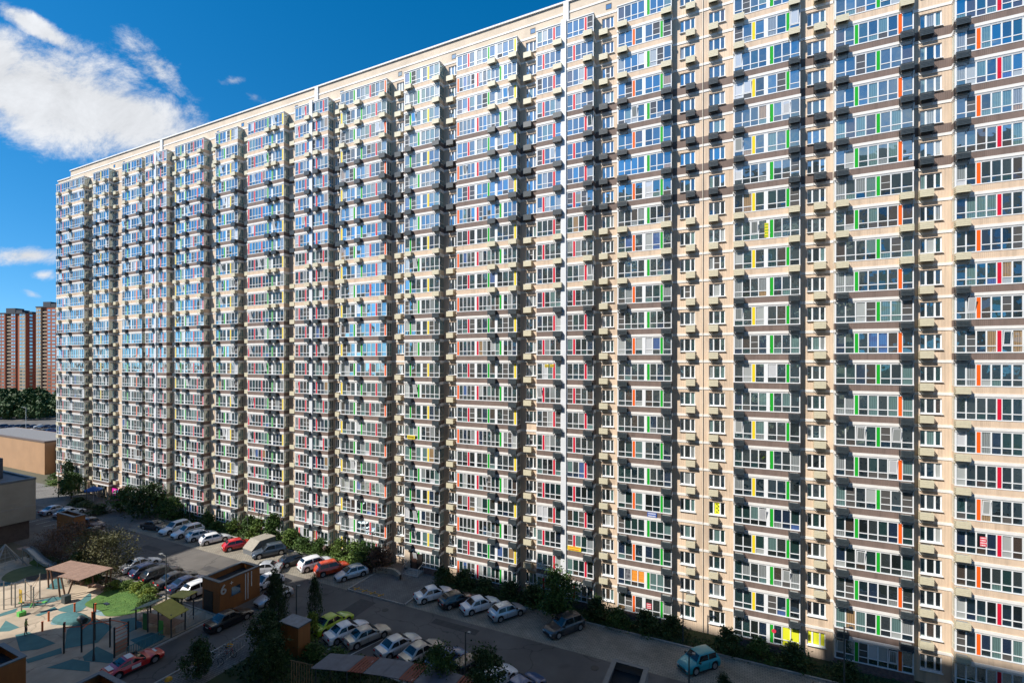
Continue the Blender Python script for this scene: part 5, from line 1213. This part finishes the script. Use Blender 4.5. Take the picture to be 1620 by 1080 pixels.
def bike(x, y, rz, m, label):
    t = thing('bicycle', label, 'bicycle', (x, y, .012), R(rz))
    for xx in (-.52, .52):
        mb = MB()
        for i in range(16):
            a, b = 2 * math.pi * i / 16, 2 * math.pi * (i + 1) / 16; mb.bar((xx + .33 * math.cos(a), 0, .34 + .33 * math.sin(a)), (xx + .33 * math.cos(b), 0, .34 + .33 * math.sin(b)), .022, 0, 5)
        for i in range(8): a = i * .785; mb.bar((xx, 0, .34), (xx + .32 * math.cos(a), 0, .34 + .32 * math.sin(a)), .006, 0, 3)
        obj('wheel', mb, TYRE, t)
    mb = MB()
    for a, b in (((-.52, .34), (-.15, .82)), ((-.52, .34), (-.08, .32)), ((-.08, .32), (-.18, .90)), ((-.08, .32), (.36, .80)), ((-.15, .82), (.36, .80)), ((.36, .95), (.52, .34))): mb.bar((a[0], 0, a[1]), (b[0], 0, b[1]), .02, 0, 5)
    obj('frame', mb, m, t); mb = MB(); mb.box(-.32, -.06, -.07, .07, .90, .95); obj('saddle', mb, TYRE, t); mb = MB(); mb.bar((.34, -.28, .98), (.34, .28, .98), .018, 0, 5); obj('handlebar', mb, GSTEEL, t)
bike(-43.9, 28.2, 12, mat('silver_bike', (0.4, 0.4, 0.4), 0.4), 'silver bicycle locked in the rack'); bike(-43.9, 29.4, 18, mat('red_bike', (0.35, 0.03, 0.02), 0.4), 'dark red bicycle locked in the rack')
# curved pergola at the bottom edge
SLATG = mat('grey_blue_sheet', (0.075, 0.085, 0.115), 0.55, var=.2, scale=2); SLATR = mat('red_brown_slat', (0.26, 0.055, 0.03), 0.6, var=.15)
t = thing('pergola', 'curved pergola roof of grey-blue sheets and red-brown slats', 'pergola', (-32.6, 30.0, 0), R(9))
def arc(u): return (u, .9 * math.sin(u / 15.0 * 3.0))
u = 0.0; kinds = ['g', 'g', 'r', 'g', 'g', 'r', 'g', 'g', 'r', 'g']
for kd in kinds:
    n = 1 if kd == 'g' else 5; w = 1.55 if kd == 'g' else .17; gp = .05 if kd == 'g' else .10
    for k in range(n):
        x, dy = arc(u); mb = MB(); mb.quad((x, dy - 1.2, 2.45), (x + w, arc(u + w)[1] - 1.2, 2.45), (x + w + .35, arc(u + w)[1] + .9, 2.55), (x + .35, dy + .9, 2.55)); mb.quad((x, dy - 1.2, 2.40), (x + w, arc(u + w)[1] - 1.2, 2.40), (x + w, arc(u + w)[1] - 1.2, 2.45), (x, dy - 1.2, 2.45)); mb.quad((x, dy - 1.2, 2.40), (x + .35, dy + .9, 2.50), (x + w + .35, arc(u + w)[1] + .9, 2.50), (x + w, arc(u + w)[1] - 1.2, 2.40))
        obj('roof_sheet' if kd == 'g' else 'roof_slat', mb, SLATG if kd == 'g' else SLATR, t); u += w + gp
for k in range(6):
    x, dy = arc(k * 2.7 + .2)
    for s in (-1.1, .8): mb = MB(); mb.bar((x + .2, dy + s, 0), (x + .2, dy + s, 2.42), .06, 0, 6); obj('post', mb, POLE, t)
mb0 = None
t = thing('slat_screen', 'screen of thin upright timber slats left of the pergola', 'screen', (-34.9, 29.0, 0), R(9))
mb = MB(); mb.box(-.03, .03, -.03, .03, 0, 2.3); me = mb.mesh('slat', [mat('pale_timber', (0.24, 0.17, 0.10), 0.75)])
for k in range(9): link('slat', me, t, (k * .26, 0, 0))
mb = MB(); mb.box(-.1, 2.2, -.02, .02, 2.301, 2.36); obj('rail', mb, MATS['pale_timber'], t)

# ------------------------------------------------------------------ people
SKIN = mat('skin', (0.50, 0.30, 0.21), 0.6)
def person(label, x, y, rz, top, legs, hair, pose='stand', z=0.015):
    """one continuous skinned body; colours by region"""
    if pose == 'stand':
        J = {'pel': (0, 0, .95), 'wst': (0, 0, 1.10), 'chs': (0, -.02, 1.32), 'nck': (0, 0, 1.48), 'hd0': (0, -.02, 1.56), 'hd1': (0, -.02, 1.70),
             'sl': (.18, 0, 1.41), 'el': (.24, .02, 1.14), 'wl': (.25, -.10, .92), 'hl': (.25, -.14, .83), 'sr': (-.18, 0, 1.41), 'er': (-.24, .03, 1.14), 'wr': (-.24, -.06, .90), 'hr': (-.24, -.09, .81),
             'pl': (.10, 0, .90), 'kl': (.11, -.05, .50), 'al': (.11, .0, .09), 'tl': (.12, -.15, .04), 'prr': (-.10, 0, .90), 'kr': (-.11, .02, .50), 'ar': (-.11, .10, .09), 'tr': (-.12, -.05, .04)}
    else:
        J = {'pel': (0, 0, .52), 'wst': (0, .02, .68), 'chs': (0, .0, .90), 'nck': (0, -.03, 1.06), 'hd0': (0, -.06, 1.14), 'hd1': (0, -.07, 1.28),
             'sl': (.18, 0, .99), 'el': (.23, -.05, .74), 'wl': (.14, -.25, .62), 'hl': (.10, -.32, .60), 'sr': (-.18, 0, .99), 'er': (-.23, -.05, .74), 'wr': (-.14, -.26, .63), 'hr': (-.10, -.33, .61),
             'pl': (.10, -.05, .50), 'kl': (.12, -.45, .50), 'al': (.12, -.43, .09), 'tl': (.13, -.58, .04), 'prr': (-.10, -.05, .50), 'kr': (-.12, -.46, .50), 'ar': (-.12, -.40, .09), 'tr': (-.13, -.55, .04)}
    RD = {'pel': .145, 'wst': .13, 'chs': .155, 'nck': .058, 'hd0': .085, 'hd1': .098, 's': .065, 'e': .048, 'w': .034, 'h': .036, 'p': .088, 'k': .062, 'a': .043, 't': .038}
    Ed = [('pel', 'wst'), ('wst', 'chs'), ('chs', 'nck'), ('nck', 'hd0'), ('hd0', 'hd1'), ('chs', 'sl'), ('sl', 'el'), ('el', 'wl'), ('wl', 'hl'), ('chs', 'sr'), ('sr', 'er'), ('er', 'wr'), ('wr', 'hr'), ('pel', 'pl'), ('pl', 'kl'), ('kl', 'al'), ('al', 'tl'), ('pel', 'prr'), ('prr', 'kr'), ('kr', 'ar'), ('ar', 'tr')]
    ks = list(J); me = bpy.data.meshes.new('p'); me.from_pydata([J[k] for k in ks], [(ks.index(a), ks.index(b)) for a, b in Ed], []); o = bpy.data.objects.new('p', me); COL.objects.link(o)
    o.modifiers.new('s', 'SKIN'); o.modifiers.new('u', 'SUBSURF').levels = 1
    sv = me.skin_vertices[0].data
    for i, k in enumerate(ks): r_ = RD.get(k, RD.get(k[0])); sv[i].radius = (r_, r_); sv[i].use_root = (k == 'pel')
    dg = bpy.context.evaluated_depsgraph_get(); m2 = bpy.data.meshes.new_from_object(o.evaluated_get(dg)); bpy.data.objects.remove(o)
    m2.materials.clear()
    for q in (SKIN, top, legs, hair, DPOST): m2.materials.append(q)
    off = 0 if pose == 'stand' else -.43
    for p in m2.polygons:
        c = p.center; zz = c.z - off
        if zz > 1.50: p.material_index = 3 if (c.z > J['hd1'][2] + .015 or c.y > J['hd0'][1] + .03) else 0
        elif pose == 'stand': p.material_index = (4 if c.z < .10 else 2 if c.z < .98 and abs(c.x) < .20 else (0 if abs(c.x) > .19 and c.z < 1.1 else 1))
        else: p.material_index = (4 if c.z < .10 else 2 if (c.z < .60 and (c.y < -.02 or c.z < .55) and not (abs(c.x) < .13 and c.y < -.2 and c.z > .57)) else (0 if c.y < -.15 else 1))
        p.use_smooth = True
    t = link('person', m2, None, (x, y, z), R(rz)); tag(t, label, 'person')
    f = MB(); hz = J['hd0'][2]; hy = J['hd0'][1] - .092
    f.box(-.018, .018, hy - .03, hy + .02, hz + .03, hz + .085); obj('nose', f, SKIN, t)
    for s in (-1, 1): f = MB(); f.box(s * .036 - .014, s * .036 + .014, hy - .008, hy + .02, hz + .088, hz + .108); obj('eye', f, DPOST, t)
    f = MB(); f.box(-.028, .028, hy - .004, hy + .02, hz - .005, hz + .008); obj('mouth', f, mat('lips', (0.35, 0.12, 0.10), 0.6), t)
    for hk, wk in (('hl', 'wl'), ('hr', 'wr')):
        h_, w_ = Vector(J[hk]), Vector(J[wk]); d_ = (h_ - w_).normalized(); sd = d_.cross(Vector((0, 1, 0))).normalized() if pose == 'stand' else Vector((1, 0, 0)); f = MB()
        for q, ln in enumerate((.062, .075, .078, .066)):
            p0 = h_ + sd * (-.024 + .016 * q); p1 = p0 + d_ * ln * .6; f.bar(p0, p1, .009, 0, 5); f.bar(p1, p1 + d_ * ln * .5 + Vector((0, -.018, -.006)), .008, 0, 5)
        th_ = w_ + d_ * .03; f.bar(th_, th_ + d_ * .05 + Vector((0, -.045, 0)), .010, 0, 5); obj('fingers', f, SKIN, t)
    return t
TOPG = mat('olive_green_top', (0.30, 0.33, 0.10), 0.8); JEAN = mat('dark_jeans', (0.03, 0.035, 0.05), 0.85); HAIRD = mat('dark_hair', (0.02, 0.015, 0.012), 0.7)
x, y = at(41, 1004); person('person in an olive green top standing in the shade of the playground', x, y, 150, TOPG, JEAN, HAIRD)
person('person in a pink top sitting on the gazebo bench', -76.6, 30.85, 8, mat('pink_top', (0.55, 0.30, 0.26), 0.8), mat('pale_trousers', (0.42, 0.40, 0.38), 0.8), mat('brown_hair', (0.08, 0.045, 0.025), 0.7), 'sit')
person('person in a white shirt sitting beside the one in pink', -75.7, 30.95, 8, WHITEP, JEAN, HAIRD, 'sit')

# manhole covers in the yard
for i, (x, y, wh) in enumerate([(-58.5, 41.6, 'in the sunlit roadway behind the kiosk'), (-36.2, 42.6, 'in the roadway before the plaza'), (-22.0, 41.2, 'in the shaded roadway near the right parking row'), (-48.2, 28.2, 'in the access road beside the dome bollards'), (-12.0, 42.8, 'in the roadway right of the dark grey off-roader')]):
    mb = MB(); mb.bar((0, 0, 0), (0, 0, .012), .38, 0, 16); mb.bar((0, 0, .012), (0, 0, .018), .28, 0, 12); tag(obj('manhole_cover', mb, mat('cast_iron', (0.05, 0.048, 0.045), 0.7), None, (x, y, .009)), 'round iron manhole cover ' + wh, 'manhole cover', 'manhole covers in the yard')
mb = MB()
for x0, x1, y0, y1 in ((-66, -62, 40.2, 41.4), (-40.5, -38.2, 40.0, 43.4), (-30, -24.5, 42.6, 43.6), (-49.9, -48.6, 14.5, 21.5), (-82, -78, 41.0, 42.0)): mb.quad((x0, y0, .0135), (x1, y0, .0135), (x1, y1, .0135), (x0, y1, .0135))
struct(obj('asphalt_patch', mb, mat('newer_asphalt', (0.062, 0.058, 0.056), 0.9, var=.15, scale=1.5)))
